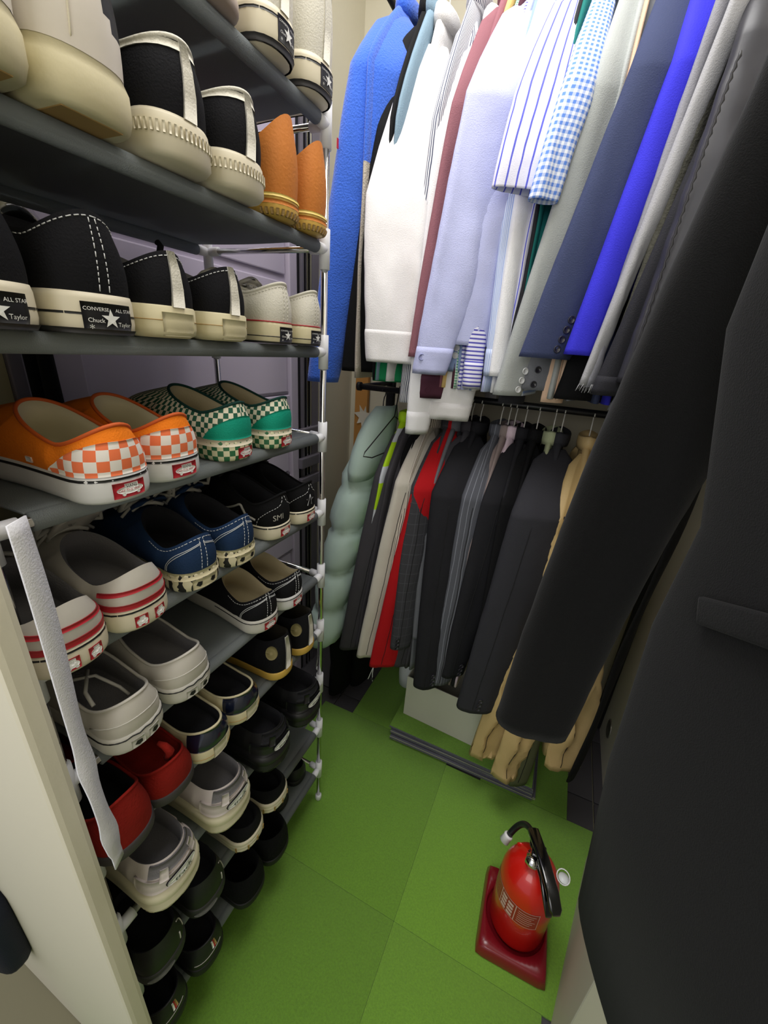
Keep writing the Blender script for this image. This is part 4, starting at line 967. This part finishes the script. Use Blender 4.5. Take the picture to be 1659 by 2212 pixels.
garment('navy_blazer', 'slate navy blazer with four dark cuff buttons', 'blazer', m_navy, (1303, 300), (1122, 770), 'u', w=.165, t=.048, phi=34, seed=25, yf=.90, taper=.66, buttons=(4, .0175, .018, .52), bm=M_btn, fold=.004)
garment('blue_blazer', 'vivid royal blue blazer with four brown cuff buttons', 'blazer', m_rblue, (1393, 300), (1222, 765), 'u', w=.10, t=.042, phi=45, seed=26, yf=.90, taper=.72, buttons=(4, .0175, .028, .72), bm=M_btn_b)
garment('black_blazer', 'black blazer whose cuff hangs below the vivid blue one', 'blazer', m_blk, (1330, 500), (1195, 860), 'u', w=.15, t=.03, phi=25, seed=27, yf=.965, taper=.95)
garment('knit_cardigan', 'silver grey knit cardigan right of the vivid blue blazer', 'cardigan', m_knit, (1447, 300), (1262, 836), 'u', shz=1.92, w=.034, t=.018, phi=60, seed=28, yf=.905)
fr = garment('denim_jacket', 'white denim jacket with frayed hem beside the dark knit cuff', 'jacket', m_frayd, (1462, 300), (1252, 832), 'u', shz=1.92, w=.038, t=.018, phi=50, seed=29, yf=.90)
B0 = W(1252, 832, Y=.90); b = MB(); random.seed(2)
for q in range(26):
    x = B0.x + random.uniform(-.002, .034); y = .90 + random.uniform(-.002, .03); b.tube([(x, y, B0.z + .003), (x - .002 + random.uniform(-.003, .001), y - .001, B0.z - random.uniform(.006, .014))], .0006, 4)
b.build('frayed_hem', m_frayd, fr)['kind'] = 'stuff'
garment('tweed_coat', 'olive tweed coat, a narrow strip left of the nylon jacket', 'coat', m_tweed, (1485, 300), (1300, 830), 'u', shz=1.9, w=.05, t=.02, phi=58, seed=30, yf=.91)
garment('dark_cardigan', 'dark grey sweatshirt with ribbed cuff beside the frayed denim', 'sweatshirt', m_dgrey, (1430, 500), (1278, 852), 'u', w=.085, t=.034, phi=38, seed=31, yf=.88, taper=.8, cuff=.035, fold=.004)
g = garment('nylon_jacket', 'grey black nylon jacket with ruched sleeve seam left of the long black coat', 'jacket', m_nyl, (1515, 300), (1333, 826), 'u', w=.17, t=.055, phi=26, seed=32, yf=.86, taper=.72, wr=.012, fold=.008)
b = MB(); Pz = []
for q in range(60):
    f = q / 59; a = W(lerp(1600, 1352, f ** .95), lerp(110, 815, f), Y=.845); Pz.append(a + Vector((.0016 * (q % 2), 0, 0)))
b.tube(Pz, [.0016 + .0009 * (q % 2) for q in range(60)], 6); b.build('ruched_seam', mat('black_seam', '#232327', rough=.5), g)
garment('grey_jacket', 'charcoal jacket hem showing beneath the nylon jacket', 'jacket', m_mgrey, (1430, 700), (1312, 885), 'u', w=.12, t=.03, phi=20, seed=33, yf=.90, taper=1.)

# lower row
m_mint = mat('mint_nylon', '#bcd3cb', rough=.5, bump=.2, scale=40, var=.05); m_lime = mat('hi_vis_lime', '#b4e012', rough=.7, pattern=('stripeV', .13, .38), col2='#c4c9d2'); m_silv = mat('reflective_silver_tape', '#c9ced6', rough=.35, metal=.3)
m_off = C('off_white_wool', '#cfc9bd'); m_redc = C('red_wool', '#b3141b'); m_pin = mat('grey_pinstripe_wool', '#50525a', rough=.85, pattern=('stripeU', .014, .09), col2='#8a8d98', bump=.3, scale=500)
m_chk = mat('dark_windowpane_wool', '#36363b', rough=.9, pattern=('plaid', .03, .05), col2='#57575e', bump=.3, scale=500)
m_rose = C('rose_taupe_wool', '#8d7f7c'); m_pink = C('pale_pink_cotton', '#d8c3cf'); m_khaki = mat('khaki_gabardine', '#c3a874', rough=.6, bump=.2, scale=300, var=.06)
m_sage = C('sage_linen', '#a9b08c'); m_olive = C('olive_grey_cotton', '#5e6247'); m_char = C('charcoal_grey_wool', '#434146'); m_bstr = mat('brown_striped_cotton', '#ddd3c4', rough=.8, pattern=('stripeU', .006, .35), col2='#4a3a38')
# mint puffer: baffled lofts
pj = thing('puffer_jacket', 'mint green quilted puffer jacket, leftmost on the lower rail', 'jacket')
xP = -.600
def baffle(name, cx, cy, z0, z1, hx, hy, nb, m, parent, top=None, lean=(0, 0), segs=28, cuffz=0):
    rg = []
    for j in range(nb):
        for q in (0, .12, .3, .5, .7, .88):
            f = (j + q) / nb; z = lerp(z0, z1, f); pf = .80 + .27 * sin(pi * q) ** .6; tp_ = 1.0
            if top and f > 1 - top: tp_ = math.sqrt(max(.02, 1 - ((f - 1 + top) / top) ** 2))
            rg.append([Vector((cx + lean[0] * f + hx * pf * tp_ * cos(a) + .006 * noise.noise(Vector((a * 3, z * 30, 1))), cy + lean[1] * f + hy * (.88 + .15 * sin(pi * q) ** .6) * lerp(tp_, 1, .1) * sin(a) + .004 * noise.noise(Vector((a * 4, z * 40, 3))), z + .012 * sin(a * 2 + j) * sin(pi * q))) for a in [2 * pi * k / segs for k in range(segs)]])
    return loft(name, rg, m, parent)
baffle('body', xP + .03, ROD_Y + .01, .42, 1.08, .060, .19, 5, m_mint, pj, top=.4, lean=(.04, 0))
baffle('sleeve', xP - .005, .985, .350, 1.04, .058, .080, 5, m_mint, pj, top=.3, lean=(.075, .10))
baffle('sleeve', xP + .03, 1.39, .36, 1.0, .04, .05, 4, m_mint, pj, top=.2, lean=(.0, -.05))
baffle('hood', xP + .070, 1.075, .93, 1.16, .045, .10, 1, m_mint, pj, top=.75, lean=(.035, .07))
for dx in (0, .006):
    MB().tube([(xP + dx + .0, .93, .36), (xP + dx + .003, .925, .30), (xP + dx - .003 + .005 * (dx > 0), .925, .262)], .0012, 6).build('drawcord', M_white_pl, pj)
MB().lathe([(.004, 0), (.006, .004), (.004, .012)], 12, (xP + .003, .925, .252)).build('cord_stop', M_trans_pl, pj)
hook(xP + .075, 1.11, 1.165, 'mint green quilted puffer jacket', 'black')
garment('hi_vis_jacket', 'lime hi-vis jacket with silver reflective tape beside the puffer', 'jacket', m_lime, (826, 1000), (775, 1200), 'l', w=.06, t=.03, phi=60, seed=40, yf=.99)
# black wire hanger without clothes
eh = thing('clothes_hanger', 'empty black wire hanger hanging in front of the puffer jacket', 'hanger', (0, 0, 0), 0, None)
hk_ = [Vector(p) for p in ((-.470, 1.185, 1.176), (-.470, 1.176, 1.196), (-.470, 1.158, 1.192), (-.468, 1.150, 1.174), (-.464, 1.12, 1.112), (-.473, .955, 1.035), (-.474, .948, 1.024), (-.456, .965, 1.020), (-.44, 1.30, 1.02), (-.44, 1.305, 1.03), (-.464, 1.13, 1.108))]
MB().tube(hk_, .0017, 6).build('wire', M_hk, eh)
garment('dark_coat', 'dark grey coat right of the puffer on the lower rail', 'coat', m_char, (795, 1080), (733, 1400), 'l', w=.115, t=.04, phi=42, seed=41, yf=.955, taper=.85)
garment('black_jacket', 'black navy jacket left of the off-white coat', 'jacket', m_blk, (850, 1020), (800, 1390), 'l', w=.10, t=.026, phi=50, seed=42, yf=.985)
garment('white_coat', 'off-white wool coat left of the red coat', 'coat', m_off, (850, 1040), (770, 1418), 'l', w=.095, t=.034, phi=45, seed=43, yf=.935, taper=.9)
garment('striped_shirt', 'brown striped shirt between off-white and red coats', 'shirt', m_bstr, (868, 1080), (835, 1300), 'l', w=.05, t=.020, phi=58, seed=44, yf=.955)
rc = garment('red_coat', 'bright red wool coat on the lower rail', 'coat', m_redc, (868, 1140), (797, 1438), 'l', w=.105, t=.034, phi=40, seed=45, yf=.925, taper=1.05)
B0 = W(808, 1440, Y=.94)
for s_ in (0, 1):
    MB().tube([B0 + Vector((.004 * s_, 0, .02)), B0 + Vector((-.004 - .006 * s_, 0, -.03)), B0 + Vector((-.002 - .016 * s_, 0, -.06)), B0 + Vector((-.012 * s_ - .004, .004, -.066 + .01 * s_))], .0012, 6).build('drawcord', M_white_pl, rc)
MB().lathe([(.0, 0), (.006, .001), (.007, .006), (.0, .010)], 12, B0 + Vector((-.004, 0, -.055))).build('cord_stop', M_blk, rc)
garment('check_blazer', 'dark windowpane check blazer right of the red coat', 'blazer', m_chk, (885, 1050), (843, 1400), 'l', w=.09, t=.034, phi=46, seed=46, yf=.925, buttons=(3, .014, .01, .2))
garment('charcoal_blazer', 'charcoal blazer behind the windowpane check blazer', 'blazer', m_char, (925, 1080), (848, 1436), 'l', w=.10, t=.03, phi=34, seed=47, yf=.965)
garment('grey_blazer', 'grey flannel blazer edge left of the broad black one', 'blazer', m_mgrey, (922, 1040), (892, 1380), 'l', w=.06, t=.024, phi=60, seed=48, yf=.955)
garment('black_blazer', 'broad black blazer with cuff buttons in front of the white box', 'blazer', m_blk2, (930, 1050), (893, 1480), 'l', w=.125, t=.046, phi=36, seed=49, yf=.91, taper=.62, buttons=(3, .0145, .02, .62))
garment('pinstripe_blazer', 'grey pinstripe blazer between two black blazers', 'blazer', m_pin, (1000, 1050), (928, 1475), 'l', w=.085, t=.036, phi=42, seed=50, yf=.93, taper=.8)
garment('taupe_blazer', 'rose taupe blazer right of the pinstripe one', 'blazer', m_rose, (1032, 1060), (975, 1370), 'l', w=.06, t=.024, phi=52, seed=51, yf=.95)
garment('pink_shirt', 'pale pink shirt, a sliver right of the taupe blazer', 'shirt', m_pink, (1065, 1000), (1030, 1200), 'l', w=.05, t=.02, phi=60, seed=52, yf=.975)
garment('black_blazer', 'black blazer with cuff above the peach box', 'blazer', m_blk2, (1045, 1060), (953, 1460), 'l', w=.12, t=.034, phi=40, seed=53, yf=.935, taper=.6, buttons=(3, .0145, .016, .62))
garment('black_blazer', 'slim black blazer left of the largest charcoal one', 'blazer', m_blk, (1085, 1060), (1020, 1440), 'l', w=.10, t=.03, phi=46, seed=54, yf=.945)
garment('charcoal_blazer', 'largest charcoal blazer in the middle of the lower rail', 'blazer', C('soft_charcoal_wool', '#303035'), (1112, 1080), (986, 1525), 'l', w=.140, t=.05, phi=26, seed=55, yf=.895, taper=.80, buttons=(3, .0145, .02, .45), fold=.004)
garment('sage_shirt', 'sage green shirt behind the largest charcoal blazer', 'shirt', m_sage, (1150, 1000), (1120, 1250), 'l', w=.06, t=.02, phi=60, seed=56, yf=.985)
garment('trench_coat', 'khaki trench coat, nearest the charcoal blazer, sleeve hanging low', 'coat', m_khaki, (1183, 1150), (1015, 1630), 'l', w=.11, t=.045, phi=40, seed=57, yf=.925, taper=.8, wr=.018, fold=.010, zb=.22)
garment('trench_coat', 'khaki trench coat with stitched cuff beside the black sleeve end', 'coat', m_khaki, (1240, 1120), (1062, 1670), 'l', w=.10, t=.05, phi=30, seed=58, yf=.90, taper=.85, wr=.018, fold=.010, zb=.24)
garment('trench_coat', 'khaki trench coat closest to the right door leaf', 'coat', m_khaki, (1290, 1100), (1178, 1655), 'l', w=.12, t=.05, phi=36, seed=59, yf=.92, taper=.85, wr=.018, fold=.010, zb=.24)
garment('sage_jacket', 'pale sage linen jacket right of the khaki trench coats', 'jacket', C('pale_sage_linen', '#b5b996'), (1300, 1000), (1240, 1300), 'l', w=.09, t=.034, phi=46, seed=60, yf=.93)
garment('olive_jacket', 'olive grey jacket whose sleeve hangs lowest over the carpet tile stack', 'jacket', m_olive, (1190, 1400), (1098, 1695), 'l', w=.09, t=.03, phi=44, seed=61, yf=.93)
bl = thing('black_belt', 'long black fabric belt hanging beside the right door leaf', 'belt', (0, 0, 0))
rg = []
for i in range(26):
    f = i / 25; p = Vector((lerp(.222, .250, f), lerp(.93, .915, f), lerp(.235, 1.16, f))); p.x += .003 * sin(f * 9)
    rg.append([p + Vector((.011 * cos(a) * (1 + .15 * sin(f * 17)), .016 * cos(a) * .8 + .005 * sin(a), 0)) + Vector((0, .004 * sin(a), 0)) for a in [2 * pi * k / 14 for k in range(14)]])
loft('belt', rg, m_blk, bl)
MB().tube([(.250, .915, 1.158), (.25, 1.0, 1.19), (.25, 1.165, 1.195)], .004, 8).build('belt_loop', m_blk, bl)
# black trousers at the left, near the floor
tr = thing('black_trousers', 'black trousers hanging to the floor below the mint puffer', 'trousers')
for cx_, cy_ in ((-.60, 1.10), (-.55, 1.18)):
    rg = []
    for i in range(14):
        f = i / 13; z = lerp(.03, .42, f); rg.append([Vector((cx_ + .032 * (1 + .1 * sin(3 * a + i)) * cos(a), cy_ + .07 * (1 + .08 * sin(2 * a + i * .7)) * sin(a), z)) for a in [2 * pi * k / 20 for k in range(20)]])
    loft('trouser_leg', rg, C('deep_black_cotton', '#050506'), tr)

# ------------------------------------------------------------------ long black coat, near right
m_coat = cloth('black_brushed_wool', '#0b0b0c', rough=.97, bump=.28, scale=800, var=.5, vscale=300, sheen=.04)
ct = thing('wool_coat', 'long fuzzy black wool coat filling the right side of the view', 'coat')
Bc = W(1083, 1510, Y=.50); Tc = W(1640, 160, Y=.50)
Fx = lambda z: lerp(Bc.x, Tc.x, (z - Bc.z) / (Tc.z - Bc.z)) + .018 * max(0, 1 - (z - Bc.z) / .12) * 0 - .012 * sin(pi * min(1, max(0, (z - Bc.z) / (Tc.z - Bc.z))))
sleeve(ct, 'sleeve', Fx, lambda z: .485, Bc.z - .02, 1.56, lambda f: lerp(.100, .125, min(1, f * 1.2)), .06, R(14), m_coat, 3, .003, .004, top=False)
rg = []
far = [(W(1240, 1905, Y=.40)), (W(1300, 1620, Y=.405)), (W(1390, 1330, Y=.41)), (W(1488, 1125, Y=.415)), Vector((.088, .42, 1.33)), Vector((.092, .41, 1.5)), Vector((.12, .36, 1.62)), Vector((.15, .30, 1.68))]
for i, p in enumerate(far):
    f = i / 7; yn = lerp(.20, .19, f) if i < 6 else lerp(.19, .24, (i - 5) / 2); xn = lerp(.185, .15, min(1, f * 1.2)) if i < 6 else .165
    e0 = Vector((p.x + .016, p.y - .016, p.z)); e1 = Vector((xn + .052, yn - .02, p.z)); c = (e0 + e1) / 2; d = (e0 - e1) / 2; n = Vector((-d.y, d.x, 0)).normalized() * (.022 if i < 6 else .024)
    d = d * 1.0
    rg.append([c + d * (abs(cos(a)) ** .8) * (1 if cos(a) > 0 else -1) * 1.1 + n * (abs(sin(a)) ** .8) * (1 if sin(a) > 0 else -1) for a in [2 * pi * k / 32 for k in range(32)]])
loft('coat_body', rg, m_coat, ct)
fp = W(1590, 1250, Y=.30)
MB().box(-.045, .045, -.003, .003, -.011, .011, bev=.0028).build('pocket_flap', m_coat, ct).location = (0, 0, 0)
pf = [o for o in ct.children if o.name.startswith('pocket_flap')][0]
ax = Vector((.07, -.19, .085)).normalized(); ay = Vector((-.22, -.07, 0)).normalized(); az = ax.cross(ay).normalized(); ay = az.cross(ax)
pf.matrix_world = Matrix(((ax.x, ay.x, az.x, .139), (ax.y, ay.y, az.y, .305), (ax.z, ay.z, az.z, 1.146), (0, 0, 0, 1)))

# ------------------------------------------------------------------ fire extinguisher and stand
sd = thing('extinguisher_stand', 'dark red square plastic stand under the fire extinguisher', 'stand', (.147, .662, .0045), R(2))
m_dredp = mat('dark_red_plastic', '#7d1420', rough=.28, coat=.2); m_redp = mat('glossy_red_enamel', '#cc1a10', rough=.3, coat=.5)
b = MB(); rg = []
for z, s_, rr in ((0, .079, .9), (.004, .080, 1), (.026, .075, 1), (.030, .072, 1)):
    sq = []
    for k in range(48):
        a = 2 * pi * k / 48; q = max(abs(cos(a)), abs(sin(a))); sq.append(Vector((s_ * cos(a) / q * (1 - .03 * (q < .75)), s_ * 1.17 * sin(a) / q * (1 - .03 * (q < .75)), z)))
    rg.append(sq)
for z, r_ in ((.030, .071), (.024, .069), (.014, .066), (.010, .0)):
    rg.append([Vector((r_ * cos(2 * pi * k / 48) if r_ else 0.001 * cos(2 * pi * k / 48), (r_ or .001) * sin(2 * pi * k / 48), z)) for k in range(48)])
loft('base', rg, m_dredp, sd, cap1=True)
ex = thing('fire_extinguisher', 'glossy red fire extinguisher with black lever standing on the green carpet', 'fire extinguisher', (.150, .668, .0155), R(0))
T = .215
MB().lathe([(.05, 0), (.060, .002), (.064, .012), (.0645, T - .055), (.0635, T - .035), (.059, T - .016), (.050, T + .002), (.037, T + .016), (.022, T + .024), (.015, T + .028)], 48).build('tank', m_redp, ex)
MB().lathe([(.013, 0), (.019, .001), (.021, .006), (.017, .010), (.0145, .020), (.014, .034)], 24, (0, 0, T + .024)).build('valve_neck', M_chrome, ex)
MB().lathe([(.0, 0), (.013, 0), (.014, .003), (.0125, .010), (0, .011)], 24, (-.010, -.018, T + .045), mat3=Matrix.Rotation(R(80), 3, 'X') @ Matrix.Rotation(R(-20), 3, 'Y')).build('pressure_gauge', M_chrome, ex)
hd = Vector((.42, -.9, 0)).normalized(); nn = Vector((-hd.y, hd.x, 0))
def bar(P, w, h, m, nm):
    rg = []
    for (p, s_) in P:
        p = Vector(p); rg.append([p + nn * w * s_ * (abs(cos(a)) ** .6) * (1 if cos(a) > 0 else -1) + Vector((0, 0, 1)) * h * s_ * (abs(sin(a)) ** .6) * (1 if sin(a) > 0 else -1) for a in [2 * pi * k / 16 for k in range(16)]])
    return loft(nm, rg, m, ex)
kz = T + .058
bar([(hd * -.045 + Vector((0, 0, kz + .004)), .6), (hd * -.042 + Vector((0, 0, kz + .005)), 1), (hd * .02 + Vector((0, 0, kz + .012)), 1), (hd * .075 + Vector((0, 0, kz + .004)), 1), (hd * .098 + Vector((0, 0, kz - .008)), .95), (hd * .104 + Vector((0, 0, kz - .012)), .6)], .013, .006, c_patent, 'lever')
bar([(hd * -.03 + Vector((0, 0, kz - .012)), .7), (hd * -.02 + Vector((0, 0, kz - .012)), 1), (hd * .04 + Vector((0, 0, kz - .014)), 1), (hd * .075 + Vector((0, 0, kz - .038)), .9), (hd * .088 + Vector((0, 0, kz - .055)), .6)], .011, .006, c_patent, 'carry_handle')
MB().box(-.015, .015, -.015, .015, kz - .022, kz + .004, bev=.003).build('valve_body', c_patent, ex)
hs0 = hd * -.035 + Vector((0, 0, kz - .006))
nozz = W(1100, 1803, Y=.735) - Vector((.150, .668, .0155))
mid = (hs0 + nozz) / 2 + Vector((.004, .045, .018))
pp = []
for q in range(15):
    f = q / 14; pp.append(hs0 * (1 - f) ** 2 + mid * 2 * f * (1 - f) + nozz * f * f)
MB().tube(pp, .0072, 12).build('hose', mat('black_rubber_hose', '#16181b', rough=.4), ex)
dn = (pp[-1] - pp[-3]).normalized(); MB().tube([pp[-1], pp[-1] + dn * .004, pp[-1] + dn * .006, pp[-1] + dn * .022], [.010, .0115, .0105, .012], 16).build('nozzle', M_white_pl, ex)
MB().tube([pp[0], pp[1] * .7 + pp[0] * .3], .0085, 12).build('hose_collar', M_white_pl, ex)
pin = hd * .045 + nn * .022 + Vector((0, 0, kz)); 
MB().tube([pin + nn * .014 + Vector((.013 * cos(a), .013 * sin(a), .004 * sin(a))) for a in [2 * pi * k / 16 for k in range(17)]], .0012, 6).build('pin_ring', M_white_pl, ex)
MB().lathe([(0, 0), (.011, 0), (.011, .002), (0, .002)], 18, pin + nn * .016 + Vector((0, 0, -.006))).build('pin_tag', M_trans_pl, ex)
MB().lathe([(.006, -.002), (.010, 0), (.006, .002)], 14, (-.032, .030, T + .004), mat3=Matrix.Rotation(R(90), 3, 'X')).build('bracket_eye', m_redp, ex)
# label band with print
m_labr = mat('dark_red_label', '#9c2a25', rough=.35); m_labw = mat('label_print', '#d9b7ae', rough=.4)
def cyl(nm, a0, a1, z0, z1, m, r=.0650, parent=ex, n=14):
    V = []; 
    for z in (z0, z1):
        for q in range(n + 1):
            a = lerp(a0, a1, q / n); V.append(Vector((r * cos(a), r * sin(a), z)))
    return new(nm, V, [(q, q + 1, n + 2 + q, n + 1 + q) for q in range(n)], m, parent)
lz0, lz1 = T - .105, T - .050
lb = cyl('instruction_label', R(-185), R(-62), lz0, lz1, m_labw, .0648, n=40)
cyl('label_field', R(-184), R(-63), lz0 + .0015, lz1 - .0015, m_labr, .06495, lb, 40)
def ctext(s_, a, z, size, m=m_labw):
    v, f = text_mesh(s_, size); new('label_lettering', [Vector((.0654 * cos(a + p.x / .065), .0654 * sin(a + p.x / .065), z + p.y)) for p in v], f, m, lb, smooth=False)
for a in (-143, -108): cyl('label_divider', R(a), R(a + 1.4), lz0, lz1, m_labw, .0651, lb, 2)
for q in range(4):
    ctext('\u2014 \u2014\u2014 \u2014', R(-164), lz1 - .010 - q * .011, .009); cyl('pictogram', R(-139), R(-127), lz1 - .016 - q * .0115, lz1 - .008 - q * .0115, m_labw, .0652, lb, 4)
    cyl('pictogram', R(-124), R(-112), lz1 - .016 - q * .0115, lz1 - .008 - q * .0115, m_labw, .0652, lb, 4)
for q in range(6): cyl('text_line', R(-102), R(-68 - 4 * (q % 3)), lz1 - .010 - q * .007, lz1 - .0085 - q * .007, m_labw, .0652, lb, 8)

# ------------------------------------------------------------------ carpet tile stack, boxes, small things
m_back = mat('dark_carpet_backing', '#62626e', rough=.9, bump=.6, scale=500, var=.4, vscale=300); m_edge = mat('pale_tile_edge', '#a7ab8e', rough=.8)
NAMES = ['bottom', 'second', 'third', 'fourth', 'fifth', 'topmost']
random.seed(9)
for q in range(6):
    z0 = .0055 + q * .0102; rz = R([1.5, .8, -.6, 1.0, -.4, 0][q]); dx, dy = [(.012, .004), (.004, -.006), (.008, .004), (.002, .0), (.006, .004), (.0, .0)][q]
    c = thing('loose_carpet_tile', 'green carpet tile with dark backing, %s of the stack of six under the white box' % NAMES[q], 'carpet tile', (-.094 + dx, 1.232 + dy, z0), rz, 'stacked carpet tiles')
    n = 14; rg = []
    def prof(za, zb_, ins):
        V = []; F = []
        for j in (0, 1):
            for i in range(n + 1):
                x = lerp(-.243 + ins, .243 - ins, i / n); y = (-.243 + ins) if j == 0 else (.243 - ins)
                V.append(Vector((x, y, za - (.0 if j else .0)))); 
        return V
    b = MB(); b.box(-.243, .243, -.243, .243, 0, .0052, bev=.0008); b.build('backing', m_back if q != 0 else m_edge, c, smooth=False)
    MB().box(-.242, .242, -.242, .242, .0052, .0096, bev=.001).build('pile', M_green if q == 5 else m_back, c, smooth=False)
    if q < 5: MB().box(-.2425, .2425, -.2438, -.2425, .0088, .0100).build('edge_thread', m_edge, c, smooth=False)
zb = .0055 + 6 * .0102 + .0002
bx = thing('white_box', 'white cardboard box on the stack of carpet tiles', 'box', (-.095, 1.045, zb), R(-3))
m_wbox = mat('white_cardboard', '#c9c7ba', rough=.7, var=.03)
L_, D_, H_ = .435, .30, .175
for nm, a in (('box_front', (-L_ / 2, L_ / 2, 0, .003, 0, H_)), ('box_back', (-L_ / 2, L_ / 2, D_ - .003, D_, 0, H_)), ('box_side', (-L_ / 2, -L_ / 2 + .003, .003, D_ - .003, 0, H_)), ('box_side', (L_ / 2 - .003, L_ / 2, .003, D_ - .003, 0, H_)), ('box_bottom', (-L_ / 2 + .003, L_ / 2 - .003, .003, D_ - .003, 0, .003))):
    MB().box(*a, bev=.0006).build(nm, m_wbox, bx, smooth=False)
pb_ = thing('peach_box', 'peach coloured small box standing inside the white box', 'box', (-.02, 1.10, zb + .004), R(-4))
MB().box(-.10, .16, -.045, .06, 0, .20, bev=.002).build('box_body', mat('peach_cardboard', '#c99a83', rough=.6), pb_, smooth=False)
MB().box(-.101, .161, -.046, .061, .165, .203, bev=.002).build('box_lid', mat('peach_cardboard_lid', '#c08d78', rough=.6), pb_, smooth=False)
cn = thing('spray_can', 'chrome topped spray can in the left corner of the white box', 'can', (-.265, 1.085, zb + .004))
MB().lathe([(.026, 0), (.028, .003), (.028, .135), (.025, .142)], 28).build('can_body', mat('pale_can_print', '#bfc5c4', rough=.3, metal=.4), cn)
MB().lathe([(.025, .142), (.027, .146), (.026, .152), (.018, .158), (.012, .170), (.008, .176), (0, .178)], 28).build('can_dome', M_chrome, cn)
fn = thing('plastic_jug', 'translucent white plastic funnel top standing on the carpet behind the red coat', 'container', (-.37, 1.26, .0046))
MB().lathe([(.03, 0), (.036, .004), (.040, .05), (.040, .11), (.030, .118), (.028, .135), (.060, .140), (.072, .150), (.073, .155), (.055, .158), (.020, .185), (.008, .23), (.0, .232)], 32).build('jug_body', M_trans_pl, fn)
